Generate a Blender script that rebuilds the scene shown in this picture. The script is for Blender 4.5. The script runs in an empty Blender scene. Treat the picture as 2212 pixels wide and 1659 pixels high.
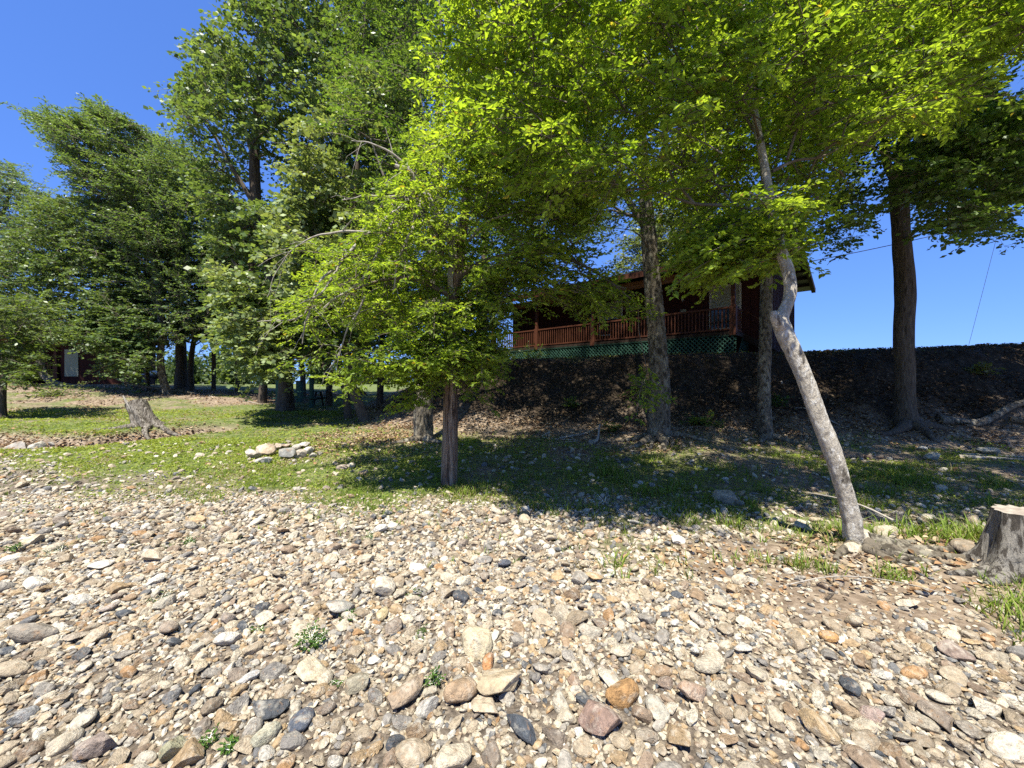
import bpy, math, random
import numpy as np
from mathutils import Vector, Matrix
random.seed(7)
RNG = np.random.default_rng(7)
SC = bpy.context.scene
COL = SC.collection
R_ = math.radians

# ------------------------------------------------------------------ camera, world, sun, exposure
cam_d = bpy.data.cameras.new("camera")
cam = bpy.data.objects.new("camera", cam_d); COL.objects.link(cam)
EYE = 1.6
cam.location = (0, 0, EYE); cam.rotation_euler = (R_(90), 0, 0)
cam_d.sensor_width = 36.0; cam_d.lens = 36.0 * 400.0 / 1024.0
cam_d.clip_start = 0.05; cam_d.clip_end = 3000
SC.camera = cam
SUN = Vector((-0.13, -0.43, 1.0)).normalized()          # towards the sun
w = bpy.data.worlds.new("World"); SC.world = w; w.use_nodes = True
nt = w.node_tree; bg = nt.nodes["Background"]
sky = nt.nodes.new("ShaderNodeTexSky"); sky.sky_type = 'NISHITA'; sky.sun_disc = False
sky.sun_elevation = math.asin(SUN.z); sky.sun_rotation = math.atan2(SUN.x, SUN.y)
sky.air_density = 1.0; sky.dust_density = 0.0; sky.ozone_density = 2.2; sky.altitude = 1200
hs = nt.nodes.new("ShaderNodeHueSaturation"); hs.inputs["Saturation"].default_value = 1.1
nt.links.new(sky.outputs[0], hs.inputs["Color"]); gm = nt.nodes.new("ShaderNodeGamma"); gm.inputs[1].default_value = 0.5
tn = nt.nodes.new("ShaderNodeVectorMath"); tn.operation = 'MULTIPLY'; tn.inputs[1].default_value = (0.70, 1.18, 2.45)
nt.links.new(hs.outputs[0], gm.inputs[0]); nt.links.new(gm.outputs[0], tn.inputs[0]); nt.links.new(tn.outputs[0], bg.inputs[0])
bg.inputs[1].default_value = 0.095
sd = bpy.data.lights.new("sun", 'SUN'); sd.energy = 5.0; sd.angle = R_(0.53); sd.color = (1.0, 0.965, 0.87)
so = bpy.data.objects.new("sun", sd); COL.objects.link(so)
so.rotation_euler = SUN.to_track_quat('Z', 'Y').to_euler(); so.location = (20, -10, 40)
vs = SC.view_settings; vs.view_transform = 'Standard'; vs.look = 'None'; vs.exposure = 1.1; vs.gamma = 1.0
SC.cycles.max_bounces = 6; SC.cycles.diffuse_bounces = 3; SC.cycles.transmission_bounces = 4
SC.cycles.use_denoising = False

# ------------------------------------------------------------------ numeric helpers
def sstep(a, b, x):
    t = np.clip((x - a) / (b - a), 0, 1); return t * t * (3 - 2 * t)
def _h(ix, iy, iz, s):
    n = (ix.astype(np.int64) * 374761393 + iy.astype(np.int64) * 668265263 + iz.astype(np.int64) * 2147483647 + s * 974711) & 0xFFFFFFFF
    n = ((n ^ (n >> 13)) * 1274126177) & 0xFFFFFFFF
    n = ((n ^ (n >> 16)) * 2246822519) & 0xFFFFFFFF
    return ((n ^ (n >> 15)) & 0xFFFFFF) / float(0xFFFFFF)
def noise3(x, y, z=0.0, s=0):
    x = np.asarray(x, float); y = np.asarray(y, float); z = np.broadcast_to(np.asarray(z, float), np.broadcast(x, y).shape)
    x, y = np.broadcast_arrays(x, y)
    ix, iy, iz = np.floor(x), np.floor(y), np.floor(z)
    fx, fy, fz = x - ix, y - iy, z - iz
    fx, fy, fz = fx*fx*(3-2*fx), fy*fy*(3-2*fy), fz*fz*(3-2*fz)
    r = 0
    for a in (0, 1):
        for b in (0, 1):
            for c in (0, 1):
                r = r + _h(ix+a, iy+b, iz+c, s) * (fx if a else 1-fx) * (fy if b else 1-fy) * (fz if c else 1-fz)
    return r
def fbm(x, y, z=0.0, o=4, s=0):
    r = 0; a = 0.5; t = 0
    for i in range(o):
        r = r + a * noise3(np.asarray(x) * 2**i, np.asarray(y) * 2**i, np.asarray(z) * 2**i, s + i); t += a; a *= 0.5
    return r / t
def nrm(v):
    return v / np.maximum(np.linalg.norm(v, axis=-1, keepdims=True), 1e-9)
def W(U, V, Y):     # a bearing read off the photo, at its own distance Y -> a point of the place
    u = U * 1024 / 2212; v = V * 1024 / 2212
    return np.array([(u - 512) / 400 * Y, Y, EYE + (384 - v) / 400 * Y])

class MB:
    def __init__(s): s.v = []; s.f = []; s.c = []; s.n = 0
    def add(s, v, f, c=None):
        v = np.asarray(v, np.float32).reshape(-1, 3); f = np.asarray(f, np.int32)
        s.v.append(v); s.f.append(f + s.n); s.n += len(v)
        c = np.array((1, 1, 1)) if c is None else np.asarray(c, np.float32)
        s.c.append(np.broadcast_to(c, (len(f), 3)).astype(np.float32)); return s
    def box(s, x0, x1, y0, y1, z0, z1, c=None):
        v = [(x, y, z) for z in (z0, z1) for y in (y0, y1) for x in (x0, x1)]
        return s.add(v, [(0,2,3,1),(4,5,7,6),(0,1,5,4),(2,6,7,3),(0,4,6,2),(1,3,7,5)], c)
    def bar(s, a, b, w_, h_, up=(0, 0, 1), c=None):
        a = np.array(a, float); b = np.array(b, float); d = nrm(b - a)
        x = nrm(np.cross(d, np.array(up, float))); y = np.cross(x, d)
        v = [p + x*i*w_/2 + y*j*h_/2 for p in (a, b) for j in (-1, 1) for i in (-1, 1)]
        return s.add(v, [(0,2,3,1),(4,5,7,6),(0,1,5,4),(2,6,7,3),(0,4,6,2),(1,3,7,5)], c)
    def tube(s, pts, rad, sides=8, disp=None, c=None, cap=True):
        v, f = tube(pts, rad, sides, disp); s.add(v, f, c)
        if cap:
            k = len(v)
            for ring, flip in ((0, 1), (len(v)//sides - 1, 0)):
                base = s.n - k + ring * sides if ring == 0 else s.n - sides
                if ring == 0: base = s.n - k
                cen = v[ring*sides:(ring+1)*sides].mean(0)
                vv = np.vstack([v[ring*sides:(ring+1)*sides], cen[None]])
                ff = [((i+1) % sides, i, sides) if flip else (i, (i+1) % sides, sides) for i in range(sides)]
                s._cap = (vv, ff)
                s.add(vv, [(a_, b_, c_, c_) for a_, b_, c_ in ff], c)
        return s
    def build(s, name, mat, parent=None, smooth=False, loc=None):
        V = np.concatenate(s.v) if s.v else np.zeros((0, 3), np.float32)
        F = [f for f in s.f]; C = s.c
        me = bpy.data.meshes.new(name)
        me.vertices.add(len(V)); me.vertices.foreach_set("co", V.ravel())
        loops = []; starts = []; cols = []; ls = 0
        for f, c in zip(F, C):
            if f.shape[1] == 4:
                tri = f[:, 2] == f[:, 3]
                parts = [(f[tri][:, :3], c[tri]), (f[~tri], c[~tri])]
            else: parts = [(f, c)]
            for ff, cc in parts:
                if not len(ff): continue
                k = ff.shape[1]
                loops.append(ff.ravel()); starts.append(ls + np.arange(len(ff)) * k); ls += ff.size; cols.append(cc)
        loops = np.concatenate(loops); starts = np.concatenate(starts); cols = np.concatenate(cols)
        me.loops.add(len(loops)); me.polygons.add(len(starts))
        me.loops.foreach_set("vertex_index", loops.astype(np.int32))
        me.polygons.foreach_set("loop_start", starts.astype(np.int32))
        me.update(calc_edges=True)
        me.polygons.foreach_set("use_smooth", np.full(len(starts), smooth))
        at = me.attributes.new("col", 'FLOAT_COLOR', 'FACE')
        at.data.foreach_set("color", np.hstack([cols, np.ones((len(cols), 1), np.float32)]).astype(np.float32).ravel())
        me.validate(clean_customdata=False)
        if mat: me.materials.append(mat)
        o = bpy.data.objects.new(name, me); COL.objects.link(o)
        if parent: o.parent = parent
        if loc is not None: o.location = loc
        return o

def spline(pts, step):
    P = np.array([p[:3] for p in pts], float); Rr = np.array([p[3] for p in pts], float)
    seg = np.linalg.norm(np.diff(P, axis=0), axis=1); t = np.concatenate([[0], np.cumsum(seg)])
    n = max(int(t[-1] / step), 3); tt = np.linspace(0, t[-1], n)
    # Catmull-Rom like smoothing through hermite tangents
    m = np.gradient(np.c_[P, Rr], t, axis=0)
    k = np.clip(np.searchsorted(t, tt, side='right') - 1, 0, len(t) - 2)
    h = (t[k+1] - t[k]); u = (tt - t[k]) / h; Q = np.c_[P, Rr]
    u = u[:, None]; h = h[:, None]
    S = (2*u**3-3*u**2+1)*Q[k] + (u**3-2*u**2+u)*h*m[k] + (-2*u**3+3*u**2)*Q[k+1] + (u**3-u**2)*h*m[k+1]
    return S[:, :3], np.maximum(S[:, 3], 0.002)

def tube(pts, rad, sides=8, disp=None):
    P = np.asarray(pts, float); n = len(P); rad = np.broadcast_to(np.asarray(rad, float), (n,))
    T = nrm(np.gradient(P, axis=0))
    ref = np.array([0.3, 1.0, 0.1]) if abs(T[0] @ nrm(np.array([.3, 1, .1]))) < .9 else np.array([1.0, 0, 0])
    X = nrm(np.cross(T, ref)); Yv = np.cross(T, X)
    a = np.arange(sides) / sides * 2 * math.pi
    r = rad[:, None] * np.ones((1, sides))
    if disp is not None:
        L = np.concatenate([[0], np.cumsum(np.linalg.norm(np.diff(P, axis=0), axis=1))])
        r = disp(r, a[None, :] + 0 * r, L[:, None] + 0 * r)
    v = P[:, None] + r[..., None] * (np.cos(a)[None, :, None] * X[:, None] + np.sin(a)[None, :, None] * Yv[:, None])
    i = np.arange(n - 1)[:, None] * sides; j = np.arange(sides)[None]; j2 = (j + 1) % sides
    f = np.stack([i + j, i + j2, i + sides + j2, i + sides + j], -1).reshape(-1, 4)
    return v.reshape(-1, 3), f

def tag(o, label=None, cat=None, group=None, kind=None):
    if label: o["label"] = label
    if cat: o["category"] = cat
    if group: o["group"] = group
    if kind: o["kind"] = kind
    return o
def empty(name, loc, rz=0.0):
    o = bpy.data.objects.new(name, None); COL.objects.link(o); o.location = loc; o.rotation_euler = (0, 0, rz)
    o.empty_display_size = 0.2; return o

# ------------------------------------------------------------------ materials
def mat(name, base=(.5,.5,.5), rough=.8, spec=.3, attr=False, objcol=False, var=None, scale=8, bump=0, bscale=None, stretch=None, detail=6, transl=0, tcol=(1,1,1), voro=0, metal=0):
    m = bpy.data.materials.new(name); m.use_nodes = True; t = m.node_tree; N = t.nodes; L = t.links
    p = N["Principled BSDF"]; p.inputs["Roughness"].default_value = rough; p.inputs["Specular IOR Level"].default_value = spec
    p.inputs["Metallic"].default_value = metal
    c = None
    if attr:
        a = N.new("ShaderNodeAttribute"); a.attribute_name = "col"; c = a.outputs["Color"]
    elif objcol:
        a = N.new("ShaderNodeObjectInfo"); c = a.outputs["Color"]
    else:
        a = N.new("ShaderNodeRGB"); a.outputs[0].default_value = (*base, 1); c = a.outputs[0]
    vec = None
    if var or bump:
        tc = N.new("ShaderNodeTexCoord"); vec = tc.outputs["Object"]
        if objcol:
            oi = N.new("ShaderNodeObjectInfo"); ad = N.new("ShaderNodeVectorMath"); ad.operation = 'ADD'
            sc_ = N.new("ShaderNodeVectorMath"); sc_.operation = 'SCALE'; sc_.inputs[0].default_value = (13, 29, 7)
            L.new(oi.outputs["Random"], sc_.inputs["Scale"]); L.new(vec, ad.inputs[0]); L.new(sc_.outputs[0], ad.inputs[1]); vec = ad.outputs[0]
        if stretch:
            mp = N.new("ShaderNodeMapping"); mp.inputs["Scale"].default_value = stretch; L.new(vec, mp.inputs[0]); vec = mp.outputs[0]
    if var:
        for (col2, sc2, lo, hi, amt) in var:
            n = N.new("ShaderNodeTexNoise"); n.inputs["Scale"].default_value = sc2; n.inputs["Detail"].default_value = detail
            n.inputs["Roughness"].default_value = .62
            L.new(vec, n.inputs["Vector"])
            r = N.new("ShaderNodeMapRange"); r.inputs[1].default_value = lo; r.inputs[2].default_value = hi; r.inputs[4].default_value = amt
            L.new(n.outputs[0], r.inputs[0])
            mx = N.new("ShaderNodeMix"); mx.data_type = 'RGBA'
            if isinstance(col2, str):    # multiply
                mx.blend_type = 'MULTIPLY'; k = float(col2); mx.inputs[7].default_value = (k, k, k, 1)
            else: mx.inputs[7].default_value = (*col2, 1)
            L.new(r.outputs[0], mx.inputs[0]); L.new(c, mx.inputs[6]); c = mx.outputs[2]
    L.new(c, p.inputs["Base Color"])
    if bump:
        n = N.new("ShaderNodeTexNoise"); n.inputs["Scale"].default_value = bscale or scale; n.inputs["Detail"].default_value = 8
        n.inputs["Roughness"].default_value = .65; L.new(vec, n.inputs["Vector"])
        h = n.outputs[0]
        if voro:
            vo = N.new("ShaderNodeTexVoronoi"); vo.inputs["Scale"].default_value = voro; vo.feature = 'DISTANCE_TO_EDGE'; L.new(vec, vo.inputs["Vector"])
            ma = N.new("ShaderNodeMath"); ma.operation = 'ADD'; L.new(h, ma.inputs[0]); L.new(vo.outputs[0], ma.inputs[1]); h = ma.outputs[0]
        b = N.new("ShaderNodeBump"); b.inputs["Strength"].default_value = min(bump, 1); b.inputs["Distance"].default_value = 0.02 * max(bump, 1)
        L.new(h, b.inputs["Height"]); L.new(b.outputs[0], p.inputs["Normal"])
    if transl:
        tr = N.new("ShaderNodeBsdfTranslucent"); mx = N.new("ShaderNodeMix"); mx.data_type = 'RGBA'; mx.blend_type = 'MULTIPLY'
        mx.inputs[0].default_value = 1; mx.clamp_result = False
        L.new(c, mx.inputs[6]); mx.inputs[7].default_value = (*tcol, 1); L.new(mx.outputs[2], tr.inputs[0])
        ms = N.new("ShaderNodeMixShader"); ms.inputs[0].default_value = transl
        L.new(p.outputs[0], ms.inputs[1]); L.new(tr.outputs[0], ms.inputs[2])
        L.new(ms.outputs[0], N["Material Output"].inputs[0])
    return m

M = {}
M['leaf'] = mat("leaf", rough=.5, spec=.35, attr=True, transl=.56, tcol=(1.7, 1.65, .65))
M['midleaf'] = mat('mid_leaf', rough=.45, spec=.6, attr=True, transl=.42, tcol=(1.6, 1.55, .65))
M['glossleaf'] = mat("gloss_leaf", rough=.48, spec=.55, attr=True, transl=.36, tcol=(1.7, 1.6, .7))
M['grass'] = mat("grass_blade", rough=.6, spec=.2, attr=True, transl=.35, tcol=(1.4, 1.3, .6))
M['litter'] = mat("leaf_litter", rough=.85, spec=.15, attr=True)
M['bark_brown'] = mat("bark_brown", (.19,.125,.085), .9, .15, var=[((.36,.27,.19), 3.0, .46, .58, .85), ((.05,.03,.02), 4.0, .50, .60, .95)], stretch=(7, 7, .55), bump=1.5, bscale=6)
M['bark_pale'] = mat("bark_pale", (.42,.37,.29), .85, .2, var=[((.22,.19,.145), 16.0, .48, .6, .65), ((.58,.55,.48), 24.0, .52, .6, .8), ((.09,.075,.055), 7.0, .58, .64, .9)], stretch=(1.2, 1.2, .6), bump=1.5, bscale=26)
M['bark_mottled'] = mat("bark_mottled", (.15,.125,.09), .88, .15, var=[((.30,.27,.20), 6.0, .50, .57, .7), ((.045,.037,.026), 11.0, .50, .58, .9)], stretch=(1.3, 1.3, .7), bump=1.5, bscale=18)
M['bark_dark'] = mat("bark_dark", (.10,.078,.058), .92, .12, var=[((.17,.14,.10), 4.0, .5, .66, .8), ((.035,.027,.02), 6.0, .5, .66, .9)], stretch=(5, 5, .7), bump=1, bscale=7)
M['twig'] = mat("twig", (.13,.105,.075), .85, .2, var=[((.24,.21,.16), 6.0, .5, .65, .7)])
M['deadwood'] = mat("deadwood", (.36,.32,.26), .85, .2, var=[((.16,.13,.10), 7.0, .5, .66, .8)], stretch=(3, 3, 1.2), bump=.6, bscale=20)
M['stump'] = mat("stump_wood", (.25,.225,.185), .88, .15, var=[((.48,.45,.39), 7.0, .48, .58, .8), ((.05,.04,.03), 7.0, .47, .55, .95)], stretch=(3.4, 3.4, .7), bump=2, bscale=12)
M['stumpdark'] = mat('old_stump_bark', (.17,.145,.115), .9, .12, var=[((.30,.27,.22), 8.0, .48, .58, .8), ((.05,.04,.03), 7.0, .49, .57, .92)], stretch=(3, 3, .7), bump=1.5, bscale=12)
M['cut'] = mat("cut_wood", (.34,.30,.24), .85, .15, var=[((.24,.19,.15), 12.0, .45, .6, .8)], bump=.5, bscale=30)
M['stone'] = mat("river_stone", objcol=True, rough=.75, spec=.3, var=[("0.5", 2.2, .42, .62, .75), ((.62,.56,.44), 1.2, .52, .66, .5), ((.30,.17,.08), 3.0, .56, .68, .6)], bump=1, bscale=5)
M['gravel'] = mat("gravel_stone", attr=True, rough=.78, spec=.3, var=[("0.5", 38.0, .42, .62, .7), ((.60,.54,.43), 22.0, .52, .66, .45)], bump=1, bscale=60)
M['red'] = mat("red_siding", (.052,.013,.009), .75, .25, var=[("0.6", 5.0, .45, .7, .6)], stretch=(1, 1, .2), bump=.2, bscale=20)
M['redwood'] = mat("red_stained_wood", (.09,.028,.012), .65, .3, var=[("0.6", 6.0, .45, .7, .7)], stretch=(1, 1, 3), bump=.2, bscale=20)
M['cedar'] = mat("cedar_beam", (.22,.085,.03), .7, .25, var=[("0.55", 3.0, .45, .65, .8), ((.28,.14,.05), 5.0, .50, .6, .6)], stretch=(.5, .5, 4), bump=.2, bscale=15)
M['green'] = mat("green_lattice", (.035,.095,.065), .7, .3, var=[("0.6", 4.0, .45, .7, .5)])
M['darkwood'] = mat("dark_deck_wood", (.035,.022,.015), .8, .2, var=[("0.6", 4.0, .45, .7, .5)])
M['roof'] = mat("roof_metal", (.045,.047,.045), .5, .4, var=[("0.7", 4.0, .45, .7, .5)])
M['white'] = mat("window_trim", (.55,.52,.42), .6, .3, var=[("0.8", 6.0, .45, .7, .5)])
M['blind'] = mat("window_blind", (.34,.34,.24), .5, .4, var=[("0.85", 3.0, .45, .7, .5)])
M['glass'] = mat("dark_glass", (.02,.025,.025), .08, .6, var=[("0.8", 1.0, .4, .6, .5)])
M['wire'] = mat("wire", (.05,.05,.055), .5, .4, var=[("0.8", 1.0, .4, .6, .5)])
M['plastic'] = mat("white_plastic", (.75,.74,.70), .5, .4, var=[("0.9", 3.0, .4, .6, .5)])
M['paintgreen'] = mat("green_paint", (.03,.14,.07), .5, .4, var=[("0.8", 5.0, .4, .6, .5)])
M['iron'] = mat("black_iron", (.03,.03,.03), .5, .5, var=[("0.8", 5.0, .4, .6, .5)])

# ------------------------------------------------------------------ terrain
def inpoly(x, y, P):
    x = np.asarray(x, float); y = np.asarray(y, float); r = np.zeros(np.broadcast(x, y).shape, bool); n = len(P)
    for i in range(n):
        x1, y1 = P[i]; x2, y2 = P[(i+1) % n]
        if y1 == y2: continue
        c = ((y1 > y) != (y2 > y)) & (x < (x2-x1)*(y-y1)/(y2-y1) + x1); r ^= c
    return r
def sdist(x, y, P):
    d = 1e9
    for i in range(len(P)):
        a = np.array(P[i], float); b = np.array(P[(i+1) % len(P)], float); ab = b - a
        t = np.clip(((x-a[0])*ab[0] + (y-a[1])*ab[1]) / (ab@ab), 0, 1)
        d = np.minimum(d, np.hypot(x-a[0]-t*ab[0], y-a[1]-t*ab[1]))
    return np.where(inpoly(x, y, P), d, -d)
BANK1 = [(-11,40),(-7.0,22),(-5.6,14.5),(-4.2,11.8),(-1.5,10.2),(3,9.0),(8,8.8),(20,8.3),(70,8),(70,120),(-11,120)]
BANK2 = [(-90,14.5),(-30,14.5),(-20,15.5),(-14,17.2),(-10.8,20.5),(-10.5,27),(-13,40),(-90,70)]
TR = np.array([(-12.5,9.4),(-10.3,8.7),(-9.2,8.9),(-8.7,9.6),(-8.0,10.8)])
def trench(x, y):
    d = 1e9
    for i in range(len(TR)-1):
        a, b = TR[i], TR[i+1]; ab = b-a; t = np.clip(((x-a[0])*ab[0]+(y-a[1])*ab[1])/(ab@ab), 0, 1)
        d = np.minimum(d, np.hypot(x-a[0]-t*ab[0], y-a[1]-t*ab[1]))
    return np.exp(-(d/.28)**2)
def height(x, y, fine=True):
    x = np.asarray(x, float); y = np.asarray(y, float)
    z = np.interp(y, [-40,-6,0,4.5,6,9,12,16,22,35,60,120,500], [-2,-.5,0,0,.05,.28,.38,.52,.74,.95,1.25,1.5,1.9])
    wob = (fbm(x*.45, y*.45, o=3, s=5) - .5)
    d1 = sdist(x, y, BANK1) + wob * 1.6
    f1 = np.interp(d1, [-.6,0,.8,2.0,3.0,3.6,4.2,8], [0,.03,.12,.40,.70,.90,.97,1])
    H1 = np.interp(x, [-6,0,6,9.5,17,30,60], [2.35,2.5,2.62,2.7,2.95,3.15,3.4])
    z = z + (H1 - z) * f1
    d2 = sdist(x, y, BANK2) + wob * 1.5
    f2 = np.interp(d2, [-.5,0,1.5,3.5,5.5,7.5], [0,.05,.22,.6,.9,1])
    H2 = np.interp(x, [-34,-26,-20,-10], [1.62,1.5,1.2,1.12])
    z = z + np.maximum(H2 - z, 0) * f2
    z = z - .30 * trench(x, y)
    z = z + .10*np.exp(-(((x-4.2)/1.0)**2 + ((y-3.5)/.7)**2)) + .05*np.exp(-(((x-3.3)/.5)**2 + ((y-3.9)/.4)**2))
    yl = np.interp(x, [-13,-10.3,-9.2,-8.7,-7.6], [9.1,8.6,8.9,9.5,10.9]); z = z + .20*sstep(0, .12, y-yl+(fbm(x*3, y*3, o=2, s=8)-.5)*.4)*sstep(-7.4, -8.6, x)*sstep(4.5, 2, y-yl)
    bank = np.clip(f1*(1-f1)*4, 0, 1) + .4*np.clip(f2*(1-f2)*4, 0, 1)
    z = z + (fbm(x*.5, y*.5, o=3, s=9)-.5) * .10 * sstep(3, 8, y)
    if fine: z = z + (fbm(x*2.2, y*2.2, o=4, s=12)-.5) * (.03 + .55*np.clip(bank, 0, 1))
    return z
def hz(x, y): return float(height(np.array([float(x)]), np.array([float(y)]))[0])

def masks(x, y):
    """grass, dirt/litter, gravel weights at ground points"""
    near = np.interp(x, [-14,-10,-6,-2,-.5,1,2.5,3.6,5,8], [9,7.6,6.5,5.5,4.9,4.6,4.5,4.0,3.7,3.6])
    n = fbm(x*.9, y*.9, o=4, s=21); n2 = fbm(x*.35, y*.35, o=3, s=31)
    toe = sdist(x, y, BANK1)
    g = sstep(-.8, .9, y - near + (n-.5)*4.2)
    dens = np.where(x < -.8, 1.0, .7) * sstep(.34, .56, n + np.where(x < -1.2, .16, .0))
    bare = np.exp(-(((x+3.3)/1.5)**2 + ((y-9.4)/1.2)**2)) + .5*np.exp(-(((x-1.8)/2.2)**2 + ((y-8.3)/.35)**2)) + 1.3*sstep(1.3, 2.3, x + (n-.5)*1.5)*sstep(2.05, 2.75, y - np.maximum(3.2-x,0)*.42 + (n-.5)*1.0)*sstep(4.3, 3.8, y)
    dens = dens * (1 - np.clip(bare, 0, 1) * .85)
    band = sstep(-11, -8, x)*sstep(-.6, -1.6, x)*sstep(-.45, .35, y-near+(n-.5)*1.2)*sstep(10.5, 9, y)*(1-np.exp(-(((x+3.3)/1.5)**2 + ((y-9.4)/1.2)**2)))
    dens = np.maximum(dens, band); g = np.maximum(g, band)
    litter = sstep(-.9, .5, toe + (n-.5)*1.6)
    litter = litter * (1 - .8*sstep(6.5, 9, toe))
    l2 = sstep(-1.0, 1.0, sdist(x, y, BANK2) + (n2-.5)*4) * sstep(.42, .6, n + .1)*sstep(-26, -22, -y+0) if False else sstep(-1.0, 1.0, sdist(x, y, BANK2)+(n2-.5)*4) * np.clip(1.25*sstep(.36, .55, n), 0, 1) * sstep(34, 27, y)
    lit = np.maximum(litter, l2)
    lit = np.maximum(lit, np.clip(trench(x, y)*2.2, 0, 1))
    gr = g * dens * (1 - lit)
    gr = np.maximum(gr, sstep(17, 22, y) * (1-lit))
    gr = np.maximum(gr, sstep(3.6, 4.6, toe)*.55*sstep(.3, .6, n2))
    dirt = np.clip(np.maximum(lit, bare), 0, 1)
    return np.clip(gr, 0, 1), dirt, np.clip(1 - g*.85, 0, 1)

def build_ground():
    def axis(a, b, n, k, c=0):
        t = np.linspace(-1, 1, n); s = np.sinh(t*k)/math.sinh(k); return np.where(s < 0, c + s*(c-a), c + s*(b-c))
    xs = axis(-700, 700, 620, 6.2); ys = axis(-120, 900, 640, 5.4, 7)
    X, Y = np.meshgrid(xs, ys); Z = height(X, Y)
    gr, di, gv = masks(X, Y)
    m = MB(); nx, ny = len(xs), len(ys)
    i = np.arange(ny-1)[:, None]*nx; j = np.arange(nx-1)[None]
    F = np.stack([i+j, i+j+1, i+nx+j+1, i+nx+j], -1).reshape(-1, 4)
    m.add(np.stack([X, Y, Z], -1), F)
    mt = bpy.data.materials.new("ground_soil"); mt.use_nodes = True; t = mt.node_tree; N = t.nodes; L = t.links
    p = N["Principled BSDF"]; p.inputs["Roughness"].default_value = .95; p.inputs["Specular IOR Level"].default_value = .1
    at = N.new("ShaderNodeAttribute"); at.attribute_name = "mask"; sp = N.new("ShaderNodeSeparateColor"); L.new(at.outputs["Color"], sp.inputs[0])
    tc = N.new("ShaderNodeTexCoord")
    def noise(s, d=8):
        n = N.new("ShaderNodeTexNoise"); n.inputs["Scale"].default_value = s; n.inputs["Detail"].default_value = d; n.inputs["Roughness"].default_value = .65; L.new(tc.outputs["Object"], n.inputs["Vector"]); return n.outputs[0]
    def ramp(f, cols):
        r = N.new("ShaderNodeValToRGB"); L.new(f, r.inputs[0])
        while len(r.color_ramp.elements) < len(cols): r.color_ramp.elements.new(.5)
        for e, (q, c) in zip(r.color_ramp.elements, cols): e.position = q; e.color = (*c, 1)
        return r.outputs[0]
    def mixc(f, a, b):
        x = N.new("ShaderNodeMix"); x.data_type = 'RGBA'; L.new(f, x.inputs[0]); L.new(a, x.inputs[6]); L.new(b, x.inputs[7]); return x.outputs[2]
    grav = ramp(noise(26), [(.3, (.05,.04,.03)), (.5, (.15,.12,.09)), (.68, (.32,.27,.20))])
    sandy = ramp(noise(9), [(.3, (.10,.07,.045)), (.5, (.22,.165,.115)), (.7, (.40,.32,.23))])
    shaded_dirt = ramp(noise(9), [(.3, (.012,.009,.006)), (.5, (.035,.026,.017)), (.7, (.09,.065,.045))])  # darker bank dirt: the canopy's shade is painted into its colour
    dirt = mixc(at.outputs["Alpha"], sandy, shaded_dirt)
    gras = ramp(noise(5), [(.3, (.05,.075,.02)), (.5, (.11,.14,.04)), (.7, (.26,.24,.12))])
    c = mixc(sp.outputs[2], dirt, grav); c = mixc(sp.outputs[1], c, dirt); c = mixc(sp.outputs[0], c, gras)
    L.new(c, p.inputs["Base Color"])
    b = N.new("ShaderNodeBump"); b.inputs["Strength"].default_value = .9; b.inputs["Distance"].default_value = .03; L.new(noise(30, 10), b.inputs["Height"]); L.new(b.outputs[0], p.inputs["Normal"])
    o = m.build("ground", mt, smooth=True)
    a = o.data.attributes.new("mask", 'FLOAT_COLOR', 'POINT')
    a.data.foreach_set("color", np.stack([gr, di, gv, sstep(.3, 1.6, sdist(X, Y, BANK1)+(fbm(X*1.2, Y*1.2, o=3, s=70)-.5)*2)], -1).astype(np.float32).ravel())  # alpha: where the painted shade darkens the bank dirt
    tag(o, kind="structure"); return o
build_ground()

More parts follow.
